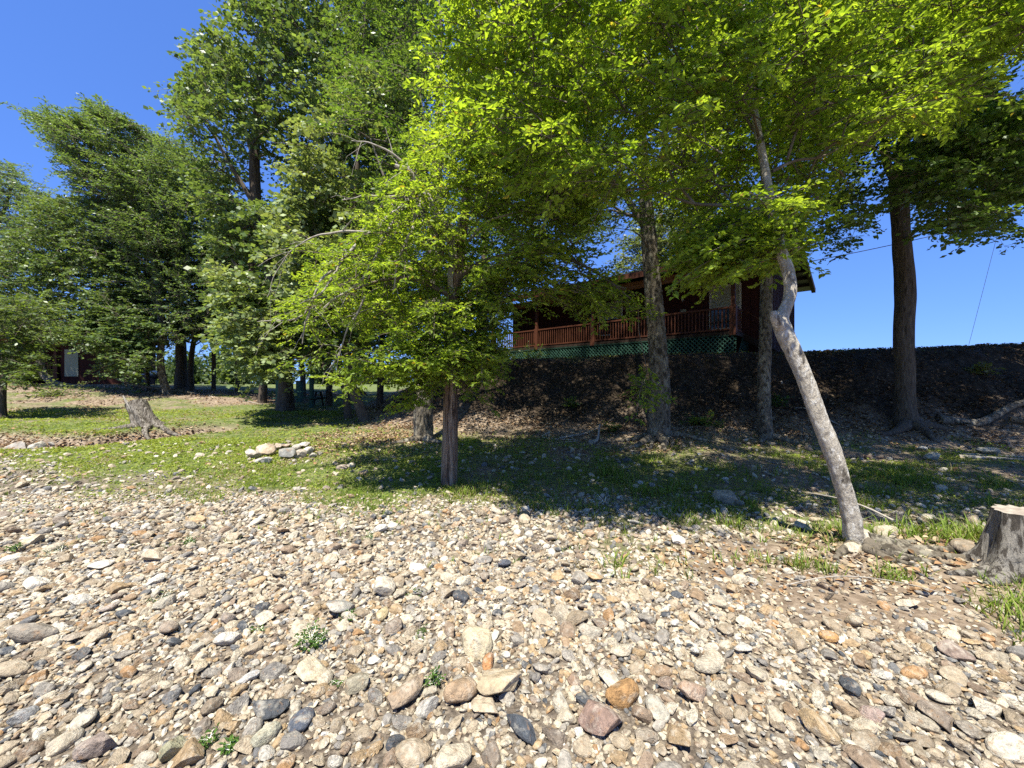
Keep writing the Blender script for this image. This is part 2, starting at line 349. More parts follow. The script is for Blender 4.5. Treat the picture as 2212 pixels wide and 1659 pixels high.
# ------------------------------------------------------------------ cabins
def cabin(loc, rz, label, deck, base, eave, xl, pend, yb, wr, lattice=True, win=None, posts=(), front_room=None, group=None, wallx=None):
    t = empty("log_cabin", loc, rz)
    tag(t, label, "cabin", group)
    # local: +x along the front to the right, +y to the back; z absolute (loc z is base)
    D, E = deck - base, eave - base
    py = 2.0                                          # porch depth
    wl = xl
    m = MB(); m.box(wl, wr, py, yb, -.3, E - .02)      # body
    n = int((wr - wl) / .3)
    for i in range(n + 1):                            # board battens
        x = wl + (wr-wl)*i/n; m.box(x-.02, x+.02, py-.025, py-.001, D, E-.05)
    for i in range(int((yb-py)/.3)+1):
        y = py + i*.3; m.box(wr+.001, wr+.022, y-.02, y+.02, -.2, E-.05)
    if front_room:
        m.box(front_room, wr-.003, .15, py-.003, -.3, E-.05)
    m.add([(wr,py-.5,E-.05),(wr,yb,E-.05),(wr,(py+yb)/2-.9,E+1.0),(wr-.1,py-.5,E-.05),(wr-.1,yb,E-.05),(wr-.1,(py+yb)/2-.9,E+1.0)], [(0,1,2,2),(5,4,3,3)])
    m.build("wall", M['red'], t)
    rx1 = wr + .8; rx0 = xl - .5; y0 = -.45; y1 = yb + .6; yr = (y0+y1)/2
    m = MB(); E1, Rz, th = E + .03, E + 1.22, .1
    def slab(ya, za, yb_, zb):
        m.add([(rx0,ya,za),(rx1,ya,za),(rx1,yb_,zb),(rx0,yb_,zb),(rx0,ya,za+th),(rx1,ya,za+th),(rx1,yb_,zb+th),(rx0,yb_,zb+th)], [(0,3,2,1),(4,5,6,7),(0,1,5,4),(2,3,7,6),(1,2,6,5),(3,0,4,7)])
    slab(y0, E1, yr-.001, Rz); slab(y1, E1, yr+.001, Rz)
    rf = m.build("roof", M['roof'], t)
    k = MB()
    for s_, (ya, yb_) in enumerate(((y0, yr), (y1, yr))):   # rake boards and lookouts
        k.bar((rx1-.04, ya, E1-.03), (rx1-.04, yb_, Rz-.03), .16, .22, (1,0,0) if False else (0,0,1))
        for q in range(1, 6):
            f = q/6; k.bar((wr+.03, ya+(yb_-ya)*f, E1-.06+(Rz-E1)*f), (rx1-.01, ya+(yb_-ya)*f, E1-.06+(Rz-E1)*f), .07, .1)
    k.build("rake_board", M['darkwood'], rf)
    m = MB(); m.box(rx0+.05, rx1-.05, y0-.03, y0-.002, E-.17, E+.08); m.build("fascia", M['redwood'], t)
    m = MB(); m.box(xl, .1, .0, .14, E-.5, E-.19); m.build("porch_beam", M['cedar'], t)
    m = MB(); m.box(xl, wr-.02, .16, py-.003, E-.2, E-.16); m.build("porch_ceiling", M['darkwood'], t)
    px1 = pend
    m = MB(); m.box(xl, px1, 0.0, py-.003, D-.16, D); m.build("deck", M['darkwood'], t)
    for x in posts:
        m = MB(); m.box(x-.11, x+.11, -.02, .2, D-.15, D+.98); 
        m.box(x-.07, x+.07, .02, .16, D+.98, E-.5); m.build("porch_post", M['redwood'], t)
    ps = sorted(posts)
    for a, b in zip(ps[:-1], ps[1:]):
        m = MB(); m.box(a+.11, b-.11, .04, .14, D+.88, D+.95); m.box(a+.11, b-.11, .05, .12, D+.06, D+.12)
        n = max(2, int((b-a-.22)/.135))
        for i in range(1, n):
            x = a+.11+(b-a-.22)*i/n; m.box(x-.022, x+.022, .065, .108, D+.12, D+.88)
        m.build("railing", M['redwood'], t)
    m = MB(); x = px1 - .09
    m.box(x-.04, x+.04, .2, 1.15, D+.88, D+.94); m.box(x-.03, x+.03, .2, 1.15, D+.06, D+.12)
    for i in range(1, 8): m.box(x-.02, x+.02, .2+i*.12-.02, .2+i*.12+.02, D+.12, D+.88)
    m.build("railing", M['redwood'], t)
    if lattice:
        m = MB(); z0, z1 = -.25, D-.17
        H = z1-z0; x = xl - H
        while x < px1:
            for sgn in (0, 1):
                a, b = (x, x+H); za, zb = z0, z1
                if a < xl: za = z0+(xl-a); a = xl
                if b > px1: zb = z1-(b-px1); b = px1
                if b <= a: continue
                if sgn: pa, pb = (px1+xl-a, .03, za), (px1+xl-b, .03, zb)
                else: pa, pb = (a, .045, za), (b, .045, zb)
                m.bar(pa, pb, .012, .04, (0, 1, 0) if False else (0, 0, 1))
            x += .17
        m.box(xl, px1, .0, .06, z1, z1+.06); m.build("lattice_skirt", M['green'], t)
        m = MB(); y = .1; H = z1 - z0
        while y < py:
            m.bar((px1-.03, y, z0), (px1-.03, min(y+H, py), z0+min(H, py-y)), .012, .04); y += .17
        m.build("lattice_skirt", M['green'], t)
    # steps at the right end
    m = MB()
    for i in range(4):
        zz = D - .2*(i+1); m.box(px1+.02+.27*i, px1+.32+.27*i, 1.2, py-.05, zz-.05, zz)
    m.bar((px1, 1.18, D-.1), (px1+1.2, 1.18, D-.95), .05, .22)
    m.build("steps", M['darkwood'], t)
    m = MB(); m.bar((px1+.05, 1.18, D+.9), (px1+.75, 1.18, D+.35), .05, .05); m.box(px1+.72, px1+.78, 1.15, 1.21, D-.7, D+.4)
    m.build("stair_rail", M['redwood'], t)
    if win:
        for (a, b, z0, z1) in win:
            f = MB(); y = py
            for q in ((a-.07,b+.07,z1,z1+.08),(a-.07,b+.07,z0-.08,z0),(a-.07,a,z0,z1),(b,b+.07,z0,z1),(a,b,(z0+z1)/2-.03,(z0+z1)/2+.02)):
                f.box(q[0], q[1], y-.06, y-.003, q[2]-base, q[3]-base)
            fr = f.build("window", M['white'], t)
            g = MB(); g.box(a, b, y-.03, y-.028, (z0+z1)/2+.02-base, z1-base); g.build("blind", M['blind'], fr)
            g = MB(); g.box(a, b, y-.03, y-.028, z0-base, (z0+z1)/2-.03-base); g.build("pane", M['glass'], fr)
    return t, py
HR = math.atan2(-.68, .733)
BASE1 = 2.66
cab1, _ = cabin((8.4, 15, BASE1), HR, "large red cabin with a railed porch and green lattice skirt atop the bank", 3.6, BASE1, 6.33, -13.2, .0, 8.0, .7,
      win=[(-1.45, -.35, 4.0, 5.75), (-6.9, -5.7, 4.2, 5.75)], posts=(-13.09, -9.7, -6.2, -3.1, -.11))
m = MB(); m.box(-4.5, -3.6, 1.94, 1.997, .95, 3.0); m.build("door", M['darkwood'], cab1)
m = MB(); m.box(-2.75, -2.5, 1.95, 1.975, 2.2, 2.34); m.build("number_plate", M['blind'], cab1)
m = MB(); m.box(-2.68, -2.62, 1.86, 1.975, 2.72, 2.86); m.build("wall_lamp", M['white'], cab1)
m = MB(); m.box(.701, .74, 2.0, 2.1, -.2, 3.6); m.box(.701, .74, 7.9, 8.0, -.2, 3.6); m.build("corner_trim", M['redwood'], cab1)
BASE2 = 1.5
cab2, _ = cabin((-28.6, 31, BASE2), R_(30), "distant red cabin half hidden by trees at the far left above the sandy bank", 2.15, BASE2, 4.9, -15, -4.6, 3.6, 0,
      lattice=False, posts=(-14.9, -11.5, -8.2, -4.75), front_room=-4.5, group=None)
m = MB(); m.box(-4.3, -3.6, .1, .147, .65, 2.6); m.build("door", M['blind'], cab2)

def rocking_chair(loc, rz, label):
    t = empty("rocking_chair", loc, rz); tag(t, label, "rocking chair", "wooden chairs on the cabin porch")
    m = MB(); m.box(-.27, .27, -.25, .25, .40, .44); m.build("seat", M['redwood'], t)
    m = MB()
    for i in range(6): m.bar((-.22+i*.088, .25, .44), (-.22+i*.088, .42, 1.12), .035, .02)
    m.bar((-.27, .42, 1.12), (.27, .42, 1.12), .03, .08); m.build("backrest", M['redwood'], t)
    for s in (-1, 1):
        m = MB(); m.bar((s*.27, -.28, .64), (s*.27, .32, .64), .07, .025); m.bar((s*.27, -.22, .44), (s*.27, -.22, .63), .04, .04); m.build("armrest", M['redwood'], t)
        m = MB(); m.bar((s*.25, -.22, .05), (s*.25, -.22, .40), .04, .04); m.build("leg", M['redwood'], t)
        m = MB(); m.bar((s*.25, .22, .05), (s*.25, .22, .40), .04, .04); m.build("leg", M['redwood'], t)
        m = MB(); m.tube([(s*.25, y, .03+.25*y*y) for y in np.linspace(-.42, .5, 9)], .022, 6); m.build("rocker", M['redwood'], t)
def cabpt(x, y): return (8.4 + x*.733 + y*.68, 15 - x*.68 + y*.733)
for x, rz, l in ((-7.6, .2, "red rocking chair on the porch just behind the middle railing post"), (-5.4, -.25, "red rocking chair on the cabin porch close to the shaded window"), (-11.3, .1, "red rocking chair at the far left end of the long porch")):
    a, b = cabpt(x, 1.0); rocking_chair((a, b, 3.6), HR + rz, l)

# ------------------------------------------------------------------ leaves, sprays, trees
def leaf_mesh(mb, pos, d, n, L, Wd, col, simple=False):
    d = nrm(d); s = nrm(np.cross(d, n)); n = np.cross(s, d); L = L[:, None]; Wd = Wd[:, None]
    k = len(pos)
    if simple:
        v = np.stack([pos, pos + d*L*.5 + s*Wd*.5, pos + d*L, pos + d*L*.5 - s*Wd*.5 ], 1)
        f = (np.arange(k)*4)[:, None] + np.arange(4)[None]
        mb.add(v, f, col); return
    up = n * Wd * .22
    v = np.stack([pos, pos + d*L*.28 + s*Wd*.46 + up, pos + d*L*.62 + s*Wd*.42 + up*.9, pos + d*L - n*L*.06, pos + d*L*.62 - s*Wd*.42 + up*.9, pos + d*L*.28 - s*Wd*.46 + up], 1)
    b = (np.arange(k)*6)[:, None]
    f = np.concatenate([b + np.array([[0,1,2,3]]), b + np.array([[0,3,4,5]])])
    mb.add(v, f, np.concatenate([col, col]))

def sprays(mbL, mbT, org, dr, L, leaf, aspect, colA, colB, T=9, K=8, droop=.25, flat=.45, simple=False, wide=.5, tw=.0035, rng=RNG, tipcol=None):
    """org (S,3), dr (S,3): layered sprays of side twigs carrying alternate leaves"""
    S = len(org)
    if not S: return
    L = np.broadcast_to(L, (S,)); up = np.array([0, 0, 1.0])
    side = nrm(np.cross(dr, up) + rng.normal(0, .12, (S, 3)))
    t = (np.arange(T) + .6) / T
    t = np.clip(t[None] + rng.normal(0, .03, (S, T)), .05, 1.0)
    p0 = org[:, None] + dr[:, None] * (L[:, None]*t)[..., None] - up * (droop * L[:, None] * t**2)[..., None]
    sg = np.where(np.arange(T) % 2, 1, -1)[None, :, None]
    td = nrm(dr[:, None]*.75 + side[:, None]*sg*.85 + rng.normal(0, .22, (S, T, 3)))
    tl = L[:, None] * wide * (1.05 - .75*t) * rng.uniform(.6, 1.2, (S, T)) + .02
    # leaves
    q = (np.arange(K) + .5) / K
    lp = p0[:, :, None] + td[:, :, None] * (tl[..., None] * q)[..., None] - up * (droop*.8 * tl[..., None] * q**2)[..., None]
    lp = lp + rng.normal(0, .12*leaf, lp.shape)
    ts = nrm(np.cross(td, up)); s2 = np.where(np.arange(K) % 2, 1, -1)[None, None, :, None]
    ld = nrm(td[:, :, None]*.65 + ts[:, :, None]*s2*.8 + rng.normal(0, .3, lp.shape) - up*.22)
    ln = nrm(up + rng.normal(0, flat, lp.shape))
    n = S*T*K
    ll = leaf * rng.uniform(.45, 1.35, n)
    a = rng.uniform(0, 1, (S, 1, 1)) * .6 + rng.uniform(0, 1, (S, T, K)) * .4
    c = colA[None] + (colB - colA)[None] * a.reshape(-1, 1)
    if tipcol is not None:
        c = np.where(rng.uniform(0, 1, (n, 1)) < .008, tipcol[None], c)
    c = c * rng.uniform(.6, 1.25, (n, 1))
    leaf_mesh(mbL, lp.reshape(-1, 3), ld.reshape(-1, 3), ln.reshape(-1, 3), ll, ll*aspect, c, simple)
    # twigs
    if mbT is not None:
        a0 = p0.reshape(-1, 3); b0 = (p0 + td*tl[..., None] - up*(droop*.8*tl)[..., None]).reshape(-1, 3)
        d = nrm(b0-a0); x = nrm(np.cross(d, np.array([.2, .9, .1]))); y = np.cross(d, x); k = len(a0)
        v = np.stack([a0+x*tw, a0-x*tw*.5+y*tw*.87, a0-x*tw*.5-y*tw*.87, b0], 1); b = (np.arange(k)*4)[:, None]
        mbT.add(v, np.concatenate([b+np.array([[0,1,3]]), b+np.array([[1,2,3]]), b+np.array([[2,0,3]])]))
        tt = np.linspace(0, 1, 5)
        for i in range(4):
            a0 = org + dr*(L*tt[i])[:, None] - up*(droop*L*tt[i]**2)[:, None]; b0 = org + dr*(L*tt[i+1])[:, None] - up*(droop*L*tt[i+1]**2)[:, None]
            frust(mbT, a0, b0, np.full(S, tw*(2.4-2*tt[i])), np.full(S, tw*(2.4-2*tt[i+1])), 3)
def frust(mb, a, b, ra, rb, sides=5):
    d = nrm(b-a); ref = np.where(np.abs(d[:, 2:3]) > .85, np.array([[1.0, 0, 0]]), np.array([[0, 0, 1.0]]))
    x = nrm(np.cross(d, ref)); y = np.cross(d, x); an = np.arange(sides)/sides*2*math.pi
    o = np.cos(an)[None, :, None]*x[:, None] + np.sin(an)[None, :, None]*y[:, None]
    v = np.concatenate([a[:, None]+o*ra[:, None, None], b[:, None]+o*rb[:, None, None]], 1)
    k = len(a); j = np.arange(sides); q = np.stack([j, (j+1) % sides, sides+(j+1) % sides, sides+j], -1)
    f = ((np.arange(k)*2*sides)[:, None, None] + q[None]).reshape(-1, 4)
    mb.add(v, f)

def sample_crown(polys, n, rng, holes=()):
    """polys: [(outline, Y0, Y1, weight)] bearings of the crown and its depth range"""
    out = []; ws = np.array([p[3] for p in polys], float); ws /= ws.sum()
    for p, k in zip(polys, (ws*n).astype(int)):
        P = np.array(p[0], float); lo, hi = P.min(0), P.max(0); got = 0
        while got < k:
            q = rng.uniform(lo, hi, (k*3, 2)); ok = inpoly(q[:, 0], q[:, 1], p[0])
            for h in holes: ok &= ~inpoly(q[:, 0], q[:, 1], h)
            q = q[ok][:k-got]; got += len(q)
            mid, hf = (p[1]+p[2])/2, (p[2]-p[1])/2
            Y = mid + hf*np.clip(rng.uniform(-1, 1, len(q)), -1, 1)
            out.append(np.stack([(q[:, 0]*1024/2212-512)/400*Y, Y, EYE+(384-q[:, 1]*1024/2212)/400*Y], 1))
    return np.concatenate(out)
def clump(P, sc, thr, rng):
    n = noise3(P[:, 0]/sc+31, P[:, 1]/sc, P[:, 2]/sc*1.25, 77)
    return P[n > thr + rng.normal(0, .05, len(P))]

def grow(skel, pts, centre_fn=None, rng=RNG, step=.35, r_tip=.005, p=2.4, back=.35):
    """skel: list of polylines (first is the trunk) [(x,y,z,r)...]; returns nodes, parents, radii, spray parent direction"""
    nodes = []; par = []; rad = []
    for si, pl in enumerate(skel):
        P, Rr = spline(pl, step); first = len(nodes)
        if si == 0: pr = -1
        else:
            A = np.array(nodes); pr = int(np.argmin(np.linalg.norm(A - P[0], axis=1)))
        for i in range(len(P)):
            nodes.append(P[i]); par.append(pr if i == 0 else len(nodes)-2); rad.append(Rr[i])
    nfix = len(nodes)
    zmin = nodes[0][2]
    A = np.array(nodes); d0 = np.array([np.min(np.linalg.norm(A - q, axis=1)) for q in pts]); order = np.argsort(d0)
    buf = np.zeros((len(nodes) + len(pts)*12 + 10, 3)); buf[:len(nodes)] = A; cnt = len(nodes)
    lowok = np.zeros(len(buf), bool); z0, z1 = zmin, A[:, 2].max(); lowok[:cnt] = (A[:, 2] > z0 + .28*(z1-z0)); lowok[nfix-1] = True
    tips = np.zeros(len(pts), int)
    for oi in order:
        q = pts[oi]; dd = buf[:cnt] - q; dist = np.linalg.norm(dd, axis=1) + np.maximum(dd[:, 2], 0)*.8 + np.where(lowok[:cnt], 0, 50)
        k = int(np.argmin(dist)); a = buf[k]; L = np.linalg.norm(q-a); n = min(max(1, int(L/step)), 11); prev = k
        for i in range(1, n+1):
            f = i/n; pt = a + (q-a)*f + np.array([0, 0, 1])*L*.12*math.sin(math.pi*f) + (rng.normal(0, .035*L/n + .01, 3) if i < n else 0)
            buf[cnt] = pt; lowok[cnt] = True; par.append(prev); prev = cnt; cnt += 1
        tips[oi] = prev
    nodes = buf[:cnt]; par = np.array(par); acc = np.zeros(cnt)
    np.add.at(acc, tips, r_tip**p)
    for i in range(cnt-1, nfix-1, -1): acc[par[i]] += acc[i]
    r = np.maximum(acc, r_tip**p)**(1/p); r[:nfix] = rad
    for i in range(nfix, cnt): r[i] = min(r[i], r[par[i]]*.8)
    return nodes, par, r, tips, nfix

def bark_disp(kind, seed):
    def f(r, a, l):
        x, y = np.cos(a), np.sin(a); s = seed*10
        if kind == 'ridge':
            n = noise3(x*3.2+s, y*3.2, l*1.1, 1)*.5 + noise3(x*7+s, y*7, l*2.2, 2)*.5
            return r*(1+.30*(n-.5)+.14*(noise3(x*1.2+s, y*1.2, l*.8, 3)-.5))
        n = noise3(x*1.4+s, y*1.4, l*2.0, 1)*.45 + noise3(x*4+s, y*4, l*9, 2)*.25 + noise3(x*5+s, y*5, l*34, 6)*.3
        return r*(1+.26*(n-.5))
    return f
NT = [0]
def tree(label, cat, skel, crown, nspray, leafL, spr, colA, colB, bark, aspect=.5, T=9, K=8, simple=False, group=None, flat=.45, droop=.25, wide=.5, barkk='ridge', holes=(), flare=None, name="tree", leafmat='leaf', roots=None, tipcol=None, step=.35, out_w=.6, tw=.0035, seed=None, solid=14, trunk_step=.05, r_tip=.005, wind=None, sides=30, cl=(1.25, .42)):
    if simple and leafmat == 'leaf': leafmat = 'midleaf'
    kk = (skel[0][0][1]/math.hypot(skel[0][0][0], skel[0][0][1]))**.6; skel = [[(a_[0], a_[1], a_[2], a_[3]*kk) for a_ in pl] for pl in skel]
    NT[0] += 1; rng = np.random.default_rng(seed or 100+NT[0])
    base = skel[0][0]; t = empty(name, (base[0], base[1], base[2])); off = np.array([base[0], base[1], base[2]], float)
    tag(t, label, cat, group)
    # trunk
    tr = [list(q) for q in skel[0]]
    P, Rr = spline(tr, trunk_step)
    h = P[:, 2]-P[0, 2]
    fl = flare if flare is not None else .55
    a_l = lambda r, a, l: bark_disp(barkk, NT[0])(r, a, l) * (1 + fl*np.exp(-l/.22)*(.75+.5*np.cos(a*5+NT[0]) ))
    P = np.vstack([P[0]-np.array([0, 0, .35]), P]); Rr = np.concatenate([[Rr[0]*1.1], Rr])
    mb = MB(); mb.tube(P-off, Rr, sides, a_l); mb.build("trunk", M[bark], t, smooth=True)
    mbB = MB()
    for pl in skel[1:]:
        P, Rr = spline(pl, .08); mbB.tube(P-off, Rr, 10, lambda r, a, l: bark_disp('x', 3)(r, a, l))
    mbL = MB()
    if nspray:
        pts = clump(sample_crown(crown, int(nspray*1.45), rng, holes), spr*cl[0], cl[1], rng)
        nodes, par, r, tips, nfix = grow(skel, pts, rng=rng, step=step, r_tip=r_tip)
        idx = np.arange(nfix, len(nodes)); a = nodes[par[idx]]-off; b = nodes[idx]-off
        frust(mbB, a, b, np.minimum(r[par[idx]], r[idx]*1.6), r[idx], 5)
        d = nodes[tips]-nodes[par[tips]]; c = np.array([np.mean([q[0] for q in skel[0]]), np.mean([q[1] for q in skel[0]]), 0])
        outv = pts-c; outv[:, 2] = 0
        dr = nrm(nrm(d)*(1-out_w) + nrm(outv)*out_w + rng.normal(0, .35, d.shape)*np.array([1, 1, .5]) + (0 if wind is None else np.array(wind)))
        o = pts-off - dr*spr*.35
        sprays(mbL, mbB, o, dr, spr*rng.uniform(.6, 1.15, len(o)), leafL, aspect, np.array(colA), np.array(colB), T, K, droop, flat, simple, wide, tw=tw, rng=rng, tipcol=None if tipcol is None else np.array(tipcol))
        mbL.build("crown", M[leafmat], t)
    if mbB.n: mbB.build("branch", M['twig'], t, smooth=True)
    if roots:
        for rt in roots:
            pts = [(x, y, hz(x, y)+r_*(.4 if bark == 'bark_pale' else .55), r_) for (x, y, r_) in rt]
            P, Rr = spline(pts, .06); mb = MB(); mb.tube(P-off, Rr, 8, bark_disp('x', 5)); mb.build("root", M['bark_mottled' if bark == 'bark_pale' else bark], t, smooth=True)
    return t

def wt(pts):      # (U, V, Y, r) -> world
    return [(*W(U, V, Y), r) for U, V, Y, r in pts]
def onground(pl, k=0):
    q = list(pl[k]); q[2] = hz(q[0], q[1]); pl[k] = tuple(q); return pl

YG1, YG2 = (.135,.215,.026), (.34,.43,.065)
MG1, MG2 = (.075,.135,.022), (.20,.28,.05)
DG1, DG2 = (.05,.095,.025), (.12,.19,.045)

# centre tree in the grass edge
sk = [onground(wt([(970,1052,6.2,.125),(972,960,6.2,.118),(973,860,6.2,.112),(972,760,6.2,.105),(975,680,6.2,.10),(985,590,6.2,.095),(997,515,6.25,.08),(1010,400,6.3,.06),(1040,260,6.4,.035)])),
      wt([(985,600,6.2,.07),(1060,560,6.0,.035),(1180,545,5.8,.025),(1290,590,5.6,.018),(1380,660,5.5,.01)]),
      wt([(980,640,6.2,.05),(880,600,6.2,.03),(780,620,6.2,.02),(690,680,6.2,.012)]),
      wt([(975,720,6.2,.03),(1080,640,6.6,.02),(1250,520,7.0,.015)]),
      wt([(1010,400,6.3,.04),(1120,330,6.2,.03),(1230,300,6.1,.015)]),
      wt([(990,540,6.2,.05),(900,430,6.2,.03),(920,300,6.3,.02)])]
crownA = [([(640,640),(680,560),(770,500),(850,430),(900,330),(930,250),(1050,220),(1180,260),(1280,330),(1290,430),(1240,500),(1130,560),(1060,640),(980,700),(860,720),(760,700),(680,720),(640,700)], 5.1, 7.6, 5.2),
          ([(1080,520),(1240,520),(1330,600),(1420,650),(1400,690),(1300,640),(1200,640),(1090,640)], 5.2, 6.4, .7),
          ([(1230,640),(1350,650),(1440,720),(1440,770),(1390,860),(1340,790),(1330,730),(1230,680)], 5.2, 6.0, .45),
          ([(640,770),(700,740),(850,740),(960,750),(1060,760),(1060,800),(960,810),(840,800),(760,830),(650,810)], 5.4, 6.6, 1.2),
          ([(880,830),(900,720),(1060,700),(1070,760),(1010,860),(1000,780),(940,830),(890,890)], 5.8, 6.9, 1.0),
          ([(850,720),(1060,560),(1100,620),(1060,740),(930,800)], 5.4, 6.8, 1.0)]
tA = tree("shaggy brown-barked tree at the gravel edge with a broken dead top", "tree", sk, crownA, 1150, .062, .62, YG1, YG2, 'bark_brown', T=9, K=8, cl=(1.5, .42), flat=.4, droop=.28, wide=.5, flare=.35, tipcol=(.35,.25,.03))
# broken dead limb and dry hanging branches of the same tree
def dead(parent, pls, name="dead_branch", twigs=3, seed=5, m_='deadwood'):
    off = np.array(parent.location); rng = np.random.default_rng(seed)
    for pl in pls:
        mb = MB(); P, Rr = spline(wt(pl), .05); P = P + fbm_off(P, seed)
        mb.tube(P-off, Rr, 9, bark_disp('x', seed))
        for i in range(int(len(P)*twigs/10)):
            k = rng.integers(3, len(P)-1); d = nrm(P[k]-P[k-1]); v = nrm(d + rng.normal(0, .8, 3)); l = rng.uniform(.15, .55)
            Q = np.array([P[k] + v*l*s + np.array([0, 0, -.25*l*s*s]) + rng.normal(0, .012, 3)*s for s in np.linspace(0, 1, 6)])
            mb.tube(Q-off, np.linspace(min(Rr[k]*.5, .010), .002, 6), 5)
        mb.build(name, M[m_], parent, smooth=True)
def fbm_off(P, s):
    n = lambda k: (fbm(P[:, 0]*2.5+k, P[:, 2]*2.5, P[:, 1], 2, s)-.5)
    return np.stack([n(0), n(7)*.6, n(13)], 1) * .16
dead(tA, [[(985,640,6.15,.07),(967,508,6.1,.07),(929,435,6.0,.065),(903,395,6.0,.05),(850,358,5.95,.03)],
          [(903,395,6.0,.035),(880,430,5.8,.035),(800,500,5.6,.03),(740,560,5.5,.022),(690,620,5.4,.016),(650,740,5.35,.007)],
          [(915,415,6.0,.03),(895,480,5.7,.03),(860,550,5.6,.02),(850,640,5.6,.008)],
          [(870,440,5.8,.028),(830,510,5.5,.024),(790,590,5.4,.018),(700,670,5.3,.008)],
          [(800,500,5.6,.02),(720,500,5.4,.016),(640,530,5.3,.008),(580,640,5.3,.004)],
          [(890,390,6.0,.025),(840,330,5.9,.016),(760,300,5.8,.006)],
          [(740,560,5.5,.016),(690,640,5.3,.012),(630,650,5.2,.006)],
          [(880,430,5.8,.02),(820,420,5.6,.014),(740,430,5.4,.006)],
          [(780,640,5.5,.014),(740,740,5.5,.01),(700,820,5.5,.005)],
          [(1000,520,6.1,.022),(1080,470,5.9,.016),(1180,440,5.7,.008)],
          [(690,620,5.4,.014),(640,690,5.3,.010),(560,700,5.2,.004)]])

# leaning pale tree
sk = [onground(wt([(1862,1200,3.82,.135),(1850,1165,3.81,.103),(1840,1120,3.8,.088),(1818,1040,3.8,.083),(1798,975,3.8,.087),(1768,900,3.82,.084),(1740,820,3.85,.082),(1712,755,3.87,.085),(1694,716,3.88,.09),(1687,692,3.89,.082),(1696,668,3.9,.064),(1706,640,3.92,.064),(1703,590,3.95,.064),(1686,540,4.0,.062),(1672,480,4.1,.058),(1655,380,4.2,.05),(1630,240,4.35,.042),(1610,80,4.5,.034),(1600,-120,4.6,.026),(1600,-420,4.8,.015)])),
      wt([(1668,460,4.1,0.0279),(1590,445,4.2,0.0223),(1500,440,4.3,0.0186),(1400,408,4.5,0.0149),(1315,418,4.7,0.0112),(1180,435,4.9,0.0074)]),
      wt([(1500,440,4.3,0.0174),(1452,382,4.3,0.0149),(1428,260,4.4,0.0124),(1390,173,4.5,0.0105),(1341,80,4.6,0.0081),(1290,-60,4.7,0.0056)]),
      wt([(1668,370,4.2,0.0217),(1717,347,4.2,0.0174),(1770,340,4.2,0.0136),(1822,316,4.2,0.0112),(1930,290,4.3,0.0062)]),
      wt([(1700,345,4.2,0.0174),(1728,271,4.2,0.0149),(1770,232,4.2,0.0124),(1815,212,4.2,0.0099),(1900,120,4.3,0.0074),(2010,-20,4.4,0.0043)]),
      wt([(1640,300,4.3,0.0186),(1540,140,4.6,0.0124),(1450,-80,4.8,0.0074),(1330,-300,5,0.0043)]),
      wt([(1590,445,4.2,0.0124),(1480,330,4.9,0.0099),(1300,230,5.4,0.0074),(1120,170,5.8,0.0043)]),
      wt([(1610,100,4.5,0.0155),(1750,-60,4.6,0.0112),(1900,-250,4.7,0.0074),(2100,-400,4.8,0.0043)])]
crownB = [([(1000,60),(960,180),(980,300),(1080,350),(1180,420),(1320,420),(1430,400),(1520,480),(1640,560),(1720,500),(1800,420),(1880,300),(2000,260),(2130,190),(2250,60),(2250,-150),(980,-150)], 3.3, 6.8, 6.2),
          ([(1000,-100),(2300,-100),(2250,-420),(1900,-700),(1500,-750),(1150,-450)], 3.3, 6.0, 2.2), ([(1150,-260),(2300,-260),(2600,-900),(1900,-1150),(1300,-1000)], 2.3, 3.6, 1.1), ([(1000,-450),(2700,-450),(2500,-1000),(1250,-1000)], 4.2, 7.6, 1.4), ([(2250,60),(2250,-300),(2600,-650),(3400,-500),(3400,50)], 2.7, 4.3, 1.3), ([(2220,100),(2230,-300),(2600,-700),(3000,-400),(2800,0),(2500,120)], 3.6, 6.6, 2.4),  # outlines past the frame's right edge: unseen foliage, added to shade the ground
          ([(1500,500),(1560,470),(1740,470),(1700,560),(1600,580),(1500,585)], 3.9, 4.7, .5)]
tB = tree("pale grey leaning tree with a crooked elbow in its trunk on the gravel", "tree", sk, crownB, 3300, .064, .6, (.13,.212,.022), (.34,.435,.055), 'bark_pale', T=9, K=8, flat=.5, droop=.22, barkk='x', flare=.9, cl=(2.0, .46), holes=[[(2090,160),(2280,30),(2330,240),(2150,250)]], trunk_step=.018, sides=44, tipcol=(.42,.33,.06),
          roots=[[(3.36,3.78,.085),(3.55,3.72,.055),(3.8,3.78,.03),(4.1,3.85,.012)], [(3.3,3.72,.075),(3.36,3.58,.05),(3.5,3.45,.03),(3.7,3.36,.012)], [(3.35,3.72,.05),(3.75,3.6,.04),(4.2,3.62,.028),(4.6,3.7,.012)], [(3.35,3.7,.045),(3.7,3.5,.035),(4.1,3.42,.02),(4.4,3.45,.01)], [(3.2,3.75,.05),(2.95,3.62,.03),(2.8,3.5,.012)], [(3.25,3.68,.05),(3.3,3.5,.03),(3.45,3.38,.012)]])
off = np.array(tB.location)
mb = MB(); P, Rr = spline(wt([(1700,722,3.88,.05),(1684,702,3.85,.05),(1674,684,3.83,.042),(1671,672,3.82,.022)]), .02); mb.tube(P-off, Rr, 12, bark_disp('x', 8)); mb.build("branch_stub", M['bark_pale'], tB, smooth=True)

